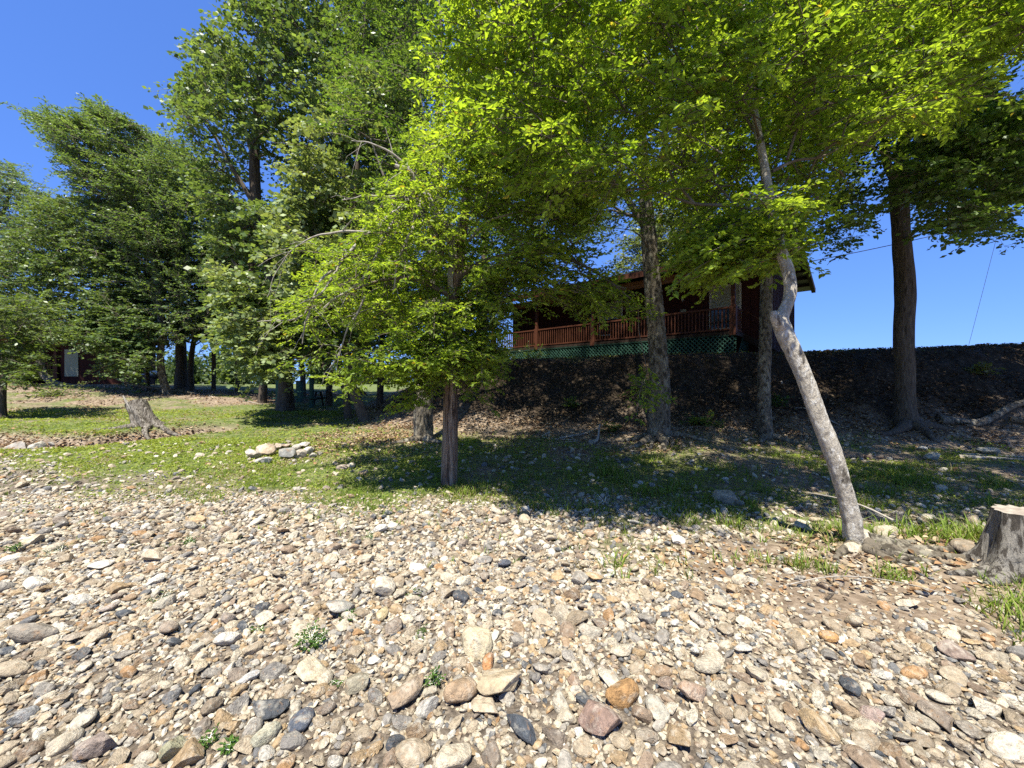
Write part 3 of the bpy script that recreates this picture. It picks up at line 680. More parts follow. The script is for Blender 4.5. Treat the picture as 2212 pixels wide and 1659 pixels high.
# trees on the bank
def gtrunk(x, y, pts):   # pts: (U,V,Y,r) above a base on the ground
    return [(x, y, hz(x, y)-.05, pts[0])] + wt(pts[1])
tE = tree("thick lichen-spotted tree with bare roots in front of the cabin porch", "tree",
     [gtrunk(3.35, 9.15, (.26, [(1424,830,9.2,.235),(1420,740,9.2,.215),(1412,640,9.2,.20),(1405,560,9.2,.18),(1395,430,9.3,.15),(1385,280,9.5,.12),(1380,100,9.7,.09),(1375,-150,10,.05)])),
      wt([(1400,500,9.3,.09),(1320,380,9.6,.05),(1230,260,9.8,.025)]), wt([(1390,400,9.4,.08),(1480,300,9.2,.04),(1550,180,9.2,.02)])],
     [([(1150,-300),(1600,-300),(1620,100),(1560,330),(1500,470),(1400,480),(1300,520),(1260,470),(1180,400),(1100,200)], 7.2, 13.5, 1), ([(1100,-200),(1650,-200),(1640,300),(1300,340),(1120,280)], 12.5, 17, .7)], 1500, .085, 1.0, MG1, MG2, 'bark_mottled', T=9, K=8, flat=.5, cl=(1.5, .46), simple=True, barkk='x', flare=.15,
     roots=[[(3.2,9.1,.12),(2.95,8.85,.09),(2.65,8.6,.06),(2.25,8.4,.03)], [(3.3,8.95,.12),(3.32,8.7,.085),(3.2,8.45,.06),(3.15,8.2,.03)], [(3.45,9.0,.09),(3.5,8.75,.06),(3.4,8.5,.035),(3.42,8.3,.02)],
            [(3.55,9.1,.09),(3.85,8.95,.06),(4.1,8.75,.04),(4.4,8.6,.02)], [(3.1,9.2,.08),(2.7,9.05,.05),(2.3,9.0,.03),(1.9,8.95,.015)], [(3.2,9.0,.07),(3.05,8.75,.05),(2.95,8.5,.035),(2.7,8.3,.02)], [(3.5,9.3,.08),(3.9,9.4,.05),(4.3,9.3,.03),(4.7,9.2,.015)]])
tD = tree("slender mottled tree trunk rising from the bank just left of the pale leaning tree", "tree",
     [gtrunk(5.75, 9.05, (.17, [(1650,860,9.1,.15),(1653,740,9.1,.145),(1655,640,9.1,.14),(1657,540,9.1,.13),(1655,400,9.2,.115),(1650,250,9.3,.09),(1640,50,9.5,.06),(1630,-200,9.7,.03)])),
      wt([(1655,420,9.2,.06),(1730,340,9.2,.03),(1800,260,9.3,.015)]), wt([(1652,380,9.2,.06),(1580,300,9.4,.03),(1520,180,9.5,.015)])],
     [([(1500,-300),(1850,-300),(1860,100),(1840,330),(1840,440),(1760,500),(1700,560),(1620,540),(1560,560),(1500,540),(1480,300)], 7.2, 13.5, 1)], 1150, .08, .95, MG1, (.10,.165,.03), 'bark_mottled', simple=True, cl=(1.5, .46), barkk='x', flare=.35,
     roots=[[(5.85,9.0,.08),(6.05,8.75,.05),(6.15,8.45,.02)], [(5.65,8.95,.08),(5.45,8.75,.05),(5.3,8.5,.02)]])
tC = tree("dark heavy tree on the right bank with a high forked trunk", "tree",
     [gtrunk(9.35, 9.5, (.32, [(1955,890,9.55,.265),(1955,820,9.6,.235),(1952,700,9.6,.225),(1956,640,9.6,.23),(1950,560,9.6,.215),(1944,470,9.6,.21),(1940,410,9.6,.21),(1942,380,9.6,.17),(1950,330,9.6,.15),(1958,230,9.7,.12),(1960,80,9.8,.08),(1960,-150,10,.04)])),
      wt([(1938,400,9.6,.12),(1915,350,9.5,.10),(1908,280,9.4,.085),(1890,180,9.3,.06),(1860,40,9.2,.03)]),
      wt([(1955,395,9.6,.10),(1985,330,9.8,.08),(2000,250,9.9,.065),(2040,120,10,.03)]),
      wt([(1945,420,9.6,.09),(1975,380,9.3,.055),(2060,260,9.0,.03),(2180,200,8.9,.018)]),
      wt([(1990,300,9.8,.05),(2100,250,10.4,.03),(2260,230,11,.015)]),
      wt([(1958,230,9.7,.06),(1820,150,9.9,.035),(1740,60,10,.015)])],
     [([(1760,430),(1780,520),(1850,520),(1850,470),(1905,480),(1940,430),(1985,490),(2060,490),(2120,505),(2170,470),(2140,430),(2230,420),(2330,400),(2450,380),(2450,240),(2212,180),(2120,190),(2000,330),(1900,380)], 6.8, 14, 2.6),
      ([(1700,380),(1900,380),(2050,280),(2130,190),(2120,100),(2230,40),(2300,-300),(1800,-300),(1680,0)], 6.8, 14.0, 3.0)], 2100, .10, 1.05, (.075,.14,.03), (.18,.27,.06), 'bark_dark', aspect=.75, simple=True, flat=.55, droop=.3, cl=(1.7, .47),
     holes=[[(2130,100),(2240,60),(2240,215),(2140,240),(2120,190)], [(1880,400),(1935,400),(1930,470),(1890,470)]], flare=.2,
     roots=[[(9.2,9.35,.16),(8.85,9.15,.1),(8.45,9.0,.06),(8.1,8.9,.03)], [(9.5,9.4,.14),(9.9,9.3,.08),(10.3,9.2,.03)], [(9.35,9.25,.14),(9.3,8.95,.08),(9.15,8.7,.03)]])
tF = tree("grey trunk half hidden behind the centre tree at the foot of the bank", "tree",
     [gtrunk(-2.06, 9.3, (.24, [(915,880,9.3,.21),(925,800,9.4,.19),(935,700,9.6,.17),(940,560,9.8,.15),(945,380,10,.12),(950,150,10.2,.08),(950,-150,10.5,.04)])),
      wt([(940,560,9.8,.07),(860,450,9.9,.04),(800,300,10,.02)]), wt([(945,430,10,.07),(1040,330,10,.04),(1130,180,10,.02)])],
     [([(760,-300),(1200,-300),(1260,200),(1250,460),(1150,620),(1050,690),(960,640),(840,600),(760,400),(720,100)], 9, 13.5, 1)], 950, .095, 1.05, (.06,.12,.025), (.18,.27,.05), 'bark_mottled', simple=True, flat=.5, barkk='x',
     roots=[[(-2.1,9.15,.12),(-2.4,8.95,.06),(-2.7,8.85,.02)], [(-1.95,9.1,.12),(-1.7,8.95,.06),(-1.4,8.9,.02)]])
tree("shade tree at the far right edge reaching over the bank", "tree",
     [gtrunk(16.8, 11.2, (.3, [(2500,700,11.2,.26),(2510,400,11.2,.2),(2510,100,11.2,.12),(2500,-150,11.2,.05)])), wt([(2510,400,11.2,.1),(2380,260,10.8,.05),(2260,200,10.4,.02)])],
     [([(2230,120),(2240,330),(2300,400),(2480,520),(2760,480),(2800,0),(2600,-300),(2300,-200)], 8.5, 16, 1)], 900, .11, 1.2, DG1, DG2, 'bark_dark', aspect=.75, simple=True, flat=.55)

# big trees of the middle distance
tG = tree("tallest tree of the left group, its dark trunk rising from the lawn", "tree",
     [gtrunk(-9.0*16/16-.05, 16, (.36, [(618,840,16,.29),(605,720,16,.27),(585,600,16,.25),(558,480,16,.23),(550,350,16,.2),(560,200,16,.15),(580,0,16,.1),(600,-250,16,.05)])),
      wt([(555,450,16,.12),(500,360,15.6,.08),(440,250,15.2,.04)]), wt([(585,600,16,.12),(660,480,15.5,.08),(740,340,15,.05),(800,160,15,.03)]),
      wt([(552,350,16,.12),(510,220,16,.07),(470,90,16,.04)]), wt([(560,200,16,.1),(660,80,16,.06),(740,-80,16,.03)]),
      wt([(600,700,16,.09),(540,620,15,.06),(500,560,14.5,.03)])],
     [([(500,-200),(500,0),(480,45),(430,90),(430,150),(380,190),(395,265),(400,300),(440,420),(600,430),(760,400),(830,300),(900,200),(930,0),(950,-250)], 13, 20, 4.4),
      ([(440,420),(600,430),(760,400),(860,300),(880,430),(780,560),(680,620),(600,560),(480,520)], 12.5, 18, 1.8),
      ([(500,560),(600,580),(640,640),(640,760),(570,790),(500,720),(485,620)], 12.5, 16, .9)], 2700, .15, 1.3, (.07,.125,.035), (.22,.30,.09), 'bark_dark', aspect=.85, T=7, K=6, simple=True, leafmat='glossleaf', flat=.75, droop=.35, step=.7, cl=(1.8, .42), holes=[[(380,260),(420,300),(420,360),(360,300)]], tw=.006, out_w=.5, trunk_step=.12, r_tip=.008)
tree("pale-leaved sycamore bough tree filling the space left of the broken tree", "tree",
     [gtrunk(-4.6, 12.6, (.17, [(752,800,12.6,.13),(748,700,12.6,.12),(760,560,12.6,.1),(770,400,12.6,.08),(780,200,12.6,.05),(790,20,12.6,.03)])),],
     [([(640,640),(600,560),(620,440),(650,280),(720,180),(800,120),(900,200),(900,360),(850,460),(780,540),(740,640)], 10.5, 14, 2), ([(490,560),(560,600),(600,680),(620,800),(560,820),(520,760),(490,700)], 11, 13.5, .7)], 800, .14, 1.05, (.12,.18,.055), (.32,.38,.15), 'bark_dark', aspect=.85, T=7, K=6, simple=True, leafmat='glossleaf', flat=.8, droop=.3, step=.5, tw=.005, trunk_step=.1)
tH = tree("broad dark tree with the thick straight trunk on the left mound", "tree",
     [gtrunk(-21.5, 26, (.45, [(392,800,26,.36),(388,700,26,.33),(380,560,26,.3),(370,420,26,.22),(360,330,26,.1)])),
      wt([(385,600,26,.16),(320,500,25,.1),(250,430,25,.05)]), wt([(385,640,26,.16),(450,540,26,.1),(500,440,26,.05)]), wt([(386,700,26,.1),(310,640,25,.06),(240,600,24.5,.03)])],
     [([(230,560),(240,420),(300,290),(350,300),(420,330),(500,430),(520,560),(500,700),(440,740),(400,700),(330,720),(260,700),(210,640)], 22, 29, 1)], 1250, .17, 1.6, (.055,.10,.03), (.15,.22,.06), 'bark_dark', aspect=.7, T=7, K=6, simple=True, flat=.6, step=.8, tw=.008, trunk_step=.2, r_tip=.01)
tI = tree("wispy feathery tree whose plumes blow left against the sky", "tree",
     [gtrunk(-17.6, 20.5, (.24, [(352,820,20.5,.2),(348,700,20.5,.18),(335,580,20.5,.16),(300,450,20.5,.12),(260,350,20.5,.08),(210,280,20.5,.04)])),
      wt([(310,480,20.5,.08),(220,400,20.5,.05),(150,320,20.5,.02)]), wt([(335,580,20.5,.08),(250,520,20,.05),(190,470,20,.03)]), wt([(300,450,20.5,.07),(320,350,20.5,.04),(340,290,20.5,.02)]), wt([(260,350,20.5,.05),(160,290,20.5,.03),(100,265,20.5,.015)])],
     [([(95,265),(150,262),(200,238),(300,275),(400,310),(430,400),(400,520),(260,560),(200,540),(190,430),(160,360),(120,320)], 18.5, 22.5, 2), ([(68,248),(200,262),(210,292),(95,272)], 19, 21, .16), ([(190,222),(300,268),(300,285),(215,262)], 19, 21, .14), ([(100,395),(200,350),(210,390),(120,410)], 19, 21, .14), ([(190,430),(430,400),(500,520),(480,700),(330,760),(200,640)], 19, 23, 1.6)], 1900, .125, 1.4, (.08,.14,.045), (.20,.28,.09), 'bark_mottled', aspect=.45, T=8, K=8, simple=True, flat=.6, droop=.12, wide=.35, step=.6, tw=.006, trunk_step=.2, out_w=.2, wind=(-.8, 0, .3), cl=(.9, .42), r_tip=.008)
tJ = tree("hazy feathery tree rising at the left edge beyond the cabin", "tree",
     [gtrunk(-33.5, 27, (.3, [(-40,700,27,.25),(-30,560,27,.2),(10,450,27,.12),(30,390,27,.06)])), wt([(-30,560,27,.1),(40,500,27,.06),(90,440,27,.03)])],
     [([(-120,330),(0,350),(30,350),(60,400),(110,420),(150,470),(120,540),(60,520),(30,600),(-60,620),(-160,500)], 24, 30, 1)], 800, .15, 1.6, (.09,.15,.06), (.20,.27,.11), 'bark_dark', aspect=.45, T=8, K=7, simple=True, droop=.15, wide=.35, step=.8, tw=.008, trunk_step=.25, wind=(-.3, 0, .1), out_w=.3, r_tip=.01)
tree("round leafy tree with a short grey trunk in front of the distant cabin", "tree",
     [gtrunk(-22.1, 23.5, (.26, [(90,800,23.5,.2),(88,740,23.5,.18),(100,640,23.5,.12),(130,540,23.5,.06)])), wt([(92,700,23.5,.1),(170,620,23,.05),(240,580,23,.03)])],
     [([(-20,560),(20,500),(90,430),(200,420),(290,500),(310,640),(290,740),(230,700),(150,740),(60,700),(20,720),(-30,680)], 20, 25.5, 4), ([(150,700),(240,650),(330,690),(320,760),(290,820),(240,800),(230,740),(180,760)], 19, 22, .9)], 1700, .15, 1.25, (.065,.12,.035), (.19,.26,.075), 'bark_mottled', aspect=.7, T=7, K=6, simple=True, flat=.65, step=.7, tw=.007, trunk_step=.2, leafmat='glossleaf', r_tip=.009)
tree("small gnarled tree at the left edge of the photo with thin yellowish leaves", "tree",
     [gtrunk(-17.85, 14, (.16, [(5,860,14,.13),(15,800,14,.10),(40,760,14,.06),(70,730,14,.03)])), wt([(15,800,14,.06),(-20,750,14,.04),(-40,700,14,.02)])],
     [([(-70,640),(20,640),(110,650),(140,700),(100,740),(90,790),(30,830),(-60,800)], 12.5, 15, 1)], 360, .11, .8, (.07,.12,.03), (.16,.21,.05), 'bark_dark', simple=True, T=7, K=6, step=.4, trunk_step=.1)
tree("low bushy sapling beside the sunny dirt mound", "sapling",
     [gtrunk(-15.9, 21, (.06, [(218,780,21,.05),(222,700,21,.04),(228,640,21,.02)]))],
     [([(190,640),(270,620),(290,720),(300,790),(260,815),(200,800),(230,740)], 20, 21.5, 1)], 200, .13, .8, (.06,.11,.04), (.17,.24,.07), 'bark_mottled', aspect=.7, simple=True, T=6, K=6, step=.4, trunk_step=.1, leafmat='glossleaf')
# slim trees of the group
slim = [((321,22.5),.10,[(319,800),(322,700),(318,600)],"thinnest straight trunk left of the thick trunk on the mound"),
        ((414,25.5),.17,[(412,800),(418,740),(432,690),(440,640)],"pair-like leaning trunk just right of the thick trunk on the mound"),
        ((461,24.5),.12,[(462,800),(460,730),(455,650)],"slim dark tree standing where the mound slopes down to the lawn"),
        ((512,24.0),.11,[(513,810),(510,740),(515,660)],"slim tree with leafy low twigs in the gap before the far field"),
        ((566,19.5),.19,[(568,820),(562,760),(556,690),(545,600)],"crooked dark tree left of the tall sycamore trunk"),
        ((710,18.5),.15,[(711,850),(708,780),(705,700),(712,600)],"dark upright tree behind the picnic table on the lawn"),
        ((752,13.4),.12,[(748,860),(735,800),(728,740),(730,690)],"small bent tree leaning left at the end of the leaf-covered bank"),
        ((655,21.5),.14,[(655,830),(650,760),(652,690)],"shaded tree standing behind the green posts on the lawn"),
        ((820,17.0),.13,[(822,820),(825,750),(830,680)],"thin tree on the shaded shoulder of the bank behind the centre tree")]
for i, ((U, Y), r, pts, lab) in enumerate(slim):
    x = (U*1024/2212-512)/400*Y; n = len(pts)
    top = pts[-1]
    crown = [([(top[0]-70, top[1]-120), (top[0]+70, top[1]-130), (top[0]+85, top[1]-10), (top[0]+60, top[1]+75), (top[0]-50, top[1]+85), (top[0]-85, top[1]+10)], Y-2.2, Y+2.2, 1)]
    tree(lab, "tree", [gtrunk(x, Y, (r*1.15, [(u, v, Y, r*(1-.35*k/n)) for k, (u, v) in enumerate(pts)]+[(top[0], top[1]-90, Y, r*.3)]))], crown, 300, .14, 1.15, DG1, (.13,.20,.05), 'bark_dark', aspect=.7, T=7, K=6, simple=True, flat=.6, step=.6, tw=.007, trunk_step=.15, group="slim dark trees of the left group", r_tip=.008, flare=.3)
# trees behind the cabin
tree("pale green tree showing above the cabin roof", "tree",
     [gtrunk(10.5, 33, (.35, [(1420,600,33,.3),(1425,500,33,.2),(1430,400,33,.1)]))],
     [([(1340,600),(1350,500),(1420,440),(1520,430),(1600,480),(1590,560),(1500,600)], 30, 36, 1)], 700, .2, 1.9, (.10,.14,.05), (.20,.24,.09), 'bark_dark', aspect=.7, T=6, K=6, simple=True, step=.9, tw=.01, trunk_step=.3, r_tip=.012)
tree("dark leafy tree behind the left end of the cabin porch", "tree",
     [gtrunk(-2.3, 30, (.35, [(1040,640,30,.3),(1050,500,30,.2),(1060,350,30,.1)]))],
     [([(860,740),(830,600),(880,420),(1050,330),(1230,380),(1300,480),(1200,560),(1100,600),(1060,720),(980,760)], 26.5, 33, 1)], 1000, .19, 1.9, (.05,.095,.025), (.14,.21,.05), 'bark_dark', aspect=.7, T=6, K=6, simple=True, step=.9, tw=.01, trunk_step=.3, r_tip=.012)
tree("dark tree at the back of the left lawn filling in behind the tall sycamore", "tree",
     [gtrunk(-10.5, 28, (.3, [(690,780,28,.25),(690,600,28,.2),(690,420,28,.1)]))],
     [([(560,760),(520,560),(600,420),(800,400),(860,560),(840,720),(780,780),(700,700),(640,770)], 24, 31, 1)], 900, .18, 1.8, DG1, (.13,.20,.05), 'bark_dark', aspect=.7, T=6, K=6, simple=True, step=.9, tw=.01, trunk_step=.3, r_tip=.012)

# far treeline: one mass
def far_woods():
    rng = np.random.default_rng(55); mb = MB(); N_ = 130000
    x = rng.uniform(-230, 130, N_); seg = np.floor(x/5.5); cen = (seg+.5)*5.5 + (_h(seg, seg, seg, 3)-.5)*3
    hgt = 5.5 + 5.5*_h(seg, seg*0, seg*0, 8); yy = 112 + 26*_h(seg, seg*0+1, seg*0, 9) + rng.normal(0, 2.5, N_)
    t = rng.uniform(0, 1, N_); ww = 3.6*np.sqrt(np.clip(1-(t-.35)**2/.5, .05, 1))
    px = cen + rng.normal(0, .5, N_)*ww; pz = .9 + hgt*t*rng.uniform(.85, 1.08, N_)
    pos = np.stack([px, yy, pz], 1); d = rng.normal(0, 1, (N_, 3)); n = nrm(rng.normal(0, .6, (N_, 3))+np.array([0, -.4, .8]))
    L = rng.uniform(.6, 1.2, N_); k = _h(seg, seg*0, seg*0+4, 2)[:, None]
    col = (np.array([.05,.085,.03])*(1-k) + np.array([.12,.16,.05])*k)*rng.uniform(.8, 1.2, (N_, 1))
    leaf_mesh(mb, pos, d, n, L, L*.8, col, True)
    tag(mb.build("far_woods", M['leaf']), "green wooded treeline beyond the far field", "woods", kind="stuff")
far_woods()
def bush(x, y, rad, h_, label, n=500, leaf=.12, colA=(.05,.09,.02), colB=(.11,.17,.04), g=None, name="bush"):
    rng = np.random.default_rng(int(abs(x*71+y*13))); t = empty(name, (x, y, hz(x, y))); tag(t, label, "bush", g)
    mb = MB(); mT = MB(); k = n
    o = np.zeros((k, 3)) + rng.normal(0, .08*rad, (k, 3))*np.array([1, 1, 0]); d = nrm(rng.normal(0, 1, (k, 3))*np.array([rad, rad, .5*h_]) + np.array([0, 0, h_*.8]))
    sprays(mb, mT, o, d, max(rad, h_)*rng.uniform(.5, 1.1, k), leaf, .6, np.array(colA), np.array(colB), T=6, K=4, simple=True, wide=.35, rng=rng)
    mb.build("foliage", M['leaf'], t); mT.build("stem", M['twig'], t)
bush(29.5, 27, 1.2, 1.2, "dark little bush on the skyline at the far right", 120, .16)
bush(-1.6, 14.2, .7, .9, "leafy shrub on the rim of the bank at the left end of the porch", 40, .1)
bush(4.55, 9.6, .5, .55, "sunlit young shrub on the dark bank between the root-gripped tree and the slender tree", 22, .11, (.07,.11,.02), (.17,.22,.05))
bush(-.4, 17.5, .8, 1.7, "tall leafy shoot growing before the lattice skirt", 30, .13, (.05,.09,.03), (.12,.17,.05))
bush(.9, 18.0, .6, 1.2, "light green shoot before the porch railing, right of the tall one", 20, .13, (.05,.09,.03), (.12,.17,.05))
bush(1.6, 11.0, .35, .4, "tiny sapling in the shade halfway up the bank below the railing", 14, .09)
bush(6.9, 10.6, .4, .45, "small leafy sprig on the dark bank right of the slender tree", 14, .09)
bush(12.9, 11.0, .5, .5, "dim yellowish sprig high on the dark bank at the far right", 16, .1, (.10,.11,.03), (.20,.20,.06))
bush(2.4, 9.7, .3, .4, "scraggly sprig beside the root-gripped tree on the sandy side", 12, .08, (.08,.11,.03), (.16,.2,.06))
bush(-21.5, 19.0, 1.6, .6, "low pale weeds on the left bank beneath the round leafy tree", 60, .12, (.10,.14,.05), (.18,.22,.08))

# ------------------------------------------------------------------ stones
def ico(sub):
    import bmesh
    b = bmesh.new(); bmesh.ops.create_icosphere(b, subdivisions=sub, radius=1.0)
    v = np.array([q.co[:] for q in b.verts]); f = np.array([[q.index for q in p.verts] for p in b.faces]); b.free(); return v, f
ICO = {k: ico(k) for k in (2, 3, 4)}
def rock_proto(sub, seed, ang):
    v, f = ICO[sub]; rng = np.random.default_rng(seed); v = v.copy()
    rd = seed % 5 in (1, 3)
    for _ in range(rng.integers(5, 9) if rd else rng.integers(9, 16)):
        n = nrm(rng.normal(0, 1, 3)); d = rng.uniform(.62, .9) if rd else rng.uniform(.45, .86); s = v@n - d; v -= n[None]*np.maximum(s, 0)[:, None]*ang
    v *= (1 + .16*(fbm(v[:, 0]*1.3+seed, v[:, 1]*1.3, v[:, 2]*1.3, 3, seed)-.5))[:, None]
    v /= np.abs(v).max(0)[None]
    return v * np.array([1, rng.uniform(.5, .9), rng.uniform(.28, .66)]), f
PAL = np.array([(.46,.37,.25),(.53,.45,.32),(.38,.30,.20),(.60,.53,.40),(.44,.31,.17),(.29,.21,.14),(.26,.235,.20),(.17,.165,.155),(.085,.09,.095),(.34,.235,.14),(.41,.24,.11),(.36,.32,.26),(.62,.57,.47),(.27,.215,.16)])
PALP = np.array([17,17,12,12,9,6,7,4,3.5,4,2,9,6,4.0]); PALP /= PALP.sum()
PALN = ["sandy tan","cream","dull tan","pale cream","honey brown","brown","warm grey","grey","slate-black","reddish brown","orange rust","light grey","whitish","plum brown"]
PR = {k: [rock_proto(k, 10*k+i, (.95 if i % 3 else .8)) for i in range(22)] for k in (2, 3)}
def rotm(yaw, tx, ty):
    cy, sy = np.cos(yaw), np.sin(yaw); cx, sx = np.cos(tx), np.sin(tx); c2, s2 = np.cos(ty), np.sin(ty); z = 0*yaw; o = z+1
    Rz = np.stack([cy, -sy, z, sy, cy, z, z, z, o], -1).reshape(-1, 3, 3); Rx = np.stack([o, z, z, z, cx, -sx, z, sx, cx], -1).reshape(-1, 3, 3); Ry = np.stack([c2, z, s2, z, o, z, -s2, z, c2], -1).reshape(-1, 3, 3)
    return Rz@Rx@Ry
# named stones read off the photo: (U, V of the middle, width in view px, colour, label, yaw)
NAMED = [(1300,1568,95,(.30,.20,.15),"big blocky brown stone with a dark front face, near the bottom middle"),(1345,1518,75,(.44,.25,.10),"big orange-brown stone leaning behind the blocky brown one"),
 (1765,1588,85,(.46,.33,.18),"long golden bar-shaped stone pointing down right, near the bottom"),(650,1570,60,(.09,.10,.12),"dark slate-blue five-sided flat stone left of the bottom middle"),
 (1125,1590,75,(.09,.10,.11),"long slate-black slab near the bottom middle"),(880,1512,90,(.36,.27,.18),"large brown rounded wedge stone left of the bottom middle"),
 (995,1510,70,(.40,.28,.17),"large honey-brown stone beside the tall split cream stone"),(1072,1490,90,(.48,.38,.24),"tall split cream-and-rust stone behind the slate-black slab"),
 (1030,1402,80,(.50,.42,.27),"wide pale gold stone in the middle of the gravel"),(1055,1443,38,(.48,.24,.10),"flat bright orange stone in the middle of the gravel"),
 (828,1285,60,(.48,.42,.32),"upright weathered cream rock standing tallest in the middle gravel"),(850,1362,42,(.30,.24,.18),"round brown cobble leaning against a yellow one"),
 (826,1335,38,(.50,.40,.22),"yellowish cobble next to the round brown cobble"),(735,1325,60,(.33,.31,.26),"grey slanting slab half sheltering green weeds"),
 (325,1212,62,(.46,.37,.26),"flat sandy stone lying alone on the left gravel"),(240,1320,50,(.42,.35,.28),"dusky pink-tan stone on the left gravel"),
 (70,1385,110,(.34,.29,.22),"long flat brown slab at the left edge of the gravel"),(165,1385,55,(.40,.33,.24),"rounded tan cobble near the left edge slab"),
 (365,1365,55,(.38,.30,.22),"two-toned brown and cream stone on the left gravel"),(430,1450,50,(.50,.41,.27),"square golden stone with a dark foot, lower left"),
 (380,1630,70,(.30,.28,.17),"olive-brown boulder at the bottom left"),(460,1535,58,(.28,.22,.15),"dark-sided brown stone, lower left"),(210,1630,90,(.32,.25,.20),"large layered brown slab at the bottom left"),
 (50,1555,60,(.38,.37,.34),"grey-white round stone near the bottom left corner"),(490,1345,45,(.34,.28,.22),"leaning brown stone shaped like a fin, left of the weeds"),
 (675,1465,70,(.52,.44,.30),"big cream wedge stone in the lower middle left"),(770,1485,62,(.33,.29,.20),"striped olive stone with a white band"),(575,1600,62,(.48,.45,.32),"pale yellow boulder with a rust rim at the bottom"),
 (925,1540,50,(.56,.52,.44),"lumpy whitish stone beside the large brown wedge"),(1790,1385,52,(.46,.26,.10),"round rusty orange stone on the right gravel"),(1600,1408,48,(.52,.48,.40),"speckled white stone on the right gravel"),
 (1500,1415,38,(.62,.60,.52),"bright white cobble left of the speckled white stone"),(1527,1450,58,(.50,.43,.31),"smooth oblong cream cobble below the bright white cobble"),(2060,1415,72,(.30,.22,.17),"flat round brown stone with a hollow on top, at the right"),
 (1420,1545,60,(.44,.40,.31),"pale square grey-cream block right of the orange-brown stone"),(1495,1508,66,(.36,.25,.17),"long brown brick-like stone in the right gravel"),(1440,1490,40,(.36,.27,.20),"plain brown angular stone above the brick-like one"),
 (1395,1600,48,(.40,.33,.24),"tall tan oblong stone at the bottom, right of middle"),(1825,1540,58,(.42,.31,.19),"oval golden cobble at the lower right"),(1885,1550,48,(.46,.34,.28),"pinkish oval cobble beside the oval golden one"),
 (2095,1590,68,(.34,.29,.22),"grey-brown oblong cobble at the lower right corner"),(1950,1600,50,(.40,.35,.27),"flat-ended tan cobble at the lower right"),(1370,1230,28,(.46,.38,.27),"tan cobble at the edge of the dirt"),
 (1625,1262,28,(.58,.54,.45),"small white cobble alone on the dirt by the leaning tree"),(1505,1345,40,(.46,.40,.31),"cream stone in the middle right gravel"),(540,1470,44,(.48,.46,.42),"whitish stone near the square golden stone"),
 (1210,1335,42,(.46,.39,.28),"squarish cream stone in the centre right gravel"),(1090,1225,34,(.11,.115,.13),"blue-black flat stone at the upper middle of the gravel"),(110,1600,55,(.42,.34,.22),"sandy wedge of stone close to the bottom left corner"),(1240,1478,36,(.40,.27,.18),"small rust cube stone above the blocky brown stone")]
placed = []      # x, y, r
STONES = []
def project(x, y, z): return (512+x/y*400, 384-(z-EYE)/y*400)
for i, (U, V, wd, c, lab) in enumerate(NAMED):
    v = V*1024/2212; Y = EYE*400/(v-384); X = (U*1024/2212-512)/400*Y; r = wd*1024/2212*Y/400/2*(Y/math.hypot(X, Y))**.7
    placed.append((X, Y, r*.85)); STONES.append([X, Y, r, c, lab, i])
rng = np.random.default_rng(77)
grid = {}
def gput(x, y, r):
    grid.setdefault((int(x//.3), int(y//.3)), []).append((x, y, r))
def gfree(x, y, r, k):
    a, b = int(x//.3), int(y//.3)
    for i in (-1, 0, 1):
        for j in (-1, 0, 1):
            for (u, v, s) in grid.get((a+i, b+j), ()):
                if (u-x)**2+(v-y)**2 < (k*(r+s))**2: return False
    return True
for p in placed: gput(*p)
med = []
def region(n, y0, y1):
    y = np.sqrt(rng.uniform(y0*y0, y1*y1, n)); x = rng.uniform(-1, 1, n)*(1.36*y+.8); return x, y
for (n, y0, y1, r0, r1) in ((420, 1.0, 5.0, .052, .08), (4600, 1.0, 5.2, .033, .052), (12000, 1.0, 5.6, .021, .033), (4200, 4.6, 9.0, .026, .06), (260, 5, 9, .05, .1)):
    x, y = region(n, y0, y1); g, di, gv = masks(x, y); r = rng.uniform(r0, r1, n)
    keep = rng.uniform(0, 1, n) < np.clip(gv*1.15, 0, 1)*(1-.9*di) + (.10*(y > 4.5))
    if r0 >= .055: keep &= rng.uniform(0, 1, n) < .5 + .3*(x > -2)
    for q in np.nonzero(keep)[0]:
        if gfree(x[q], y[q], r[q], .80): gput(x[q], y[q], r[q]); med.append((x[q], y[q], r[q]))
med = np.array(med)
sizepx = med[:, 2]*400/med[:, 1]
inv = np.abs(med[:, 0]/med[:, 1]) < 1.27
lowv = 384+(EYE-0)/med[:, 1]*400; inv &= lowv < 766
sizepx = np.where(inv, sizepx, 0); order = np.argsort(-sizepx)
NI = 300-len(NAMED)-14
big, rest = med[order[:NI]], med[order[NI:]]
def smooth_rank():
    pass
cn = rng.choice(len(PAL), NI, p=PALP)
shapes = ["rounded", "angular", "flat-topped", "lumpy", "smooth"]
protos = []
for i in range(26):
    v, f = rock_proto(4, 500+i, .97 if i % 3 else .85)
    v = v*(1+.03*(fbm(v[:, 0]*7+i, v[:, 1]*7, v[:, 2]*7, 3, i)-.5))[:, None]
    mb = MB(); mb.add(v, f); o = mb.build("river_stone", M['stone']); protos.append(o)
def put_stone(x, y, r, c, label, k, group, zoff=0, ysq=None, yaw=None, name="river_stone", tilt=.22):
    src = protos[k % len(protos)]; o = src.copy(); COL.objects.link(o); o.name = name
    o.rotation_euler = (random.gauss(0, tilt), random.gauss(0, tilt), random.uniform(0, 6.28) if yaw is None else yaw)
    s = 1.12; o.scale = (r*s, r*s*(ysq or 1), r*s*random.uniform(.9, 1.25)); o.location = (x, y, hz(x, y)+r*.34+zoff)
    v = random.uniform(.9, 1.1); o.color = (c[0]*v, c[1]*v, c[2]*v, 1); tag(o, label, "stone", group); return o
GS = "largest stones of the gravel bar"
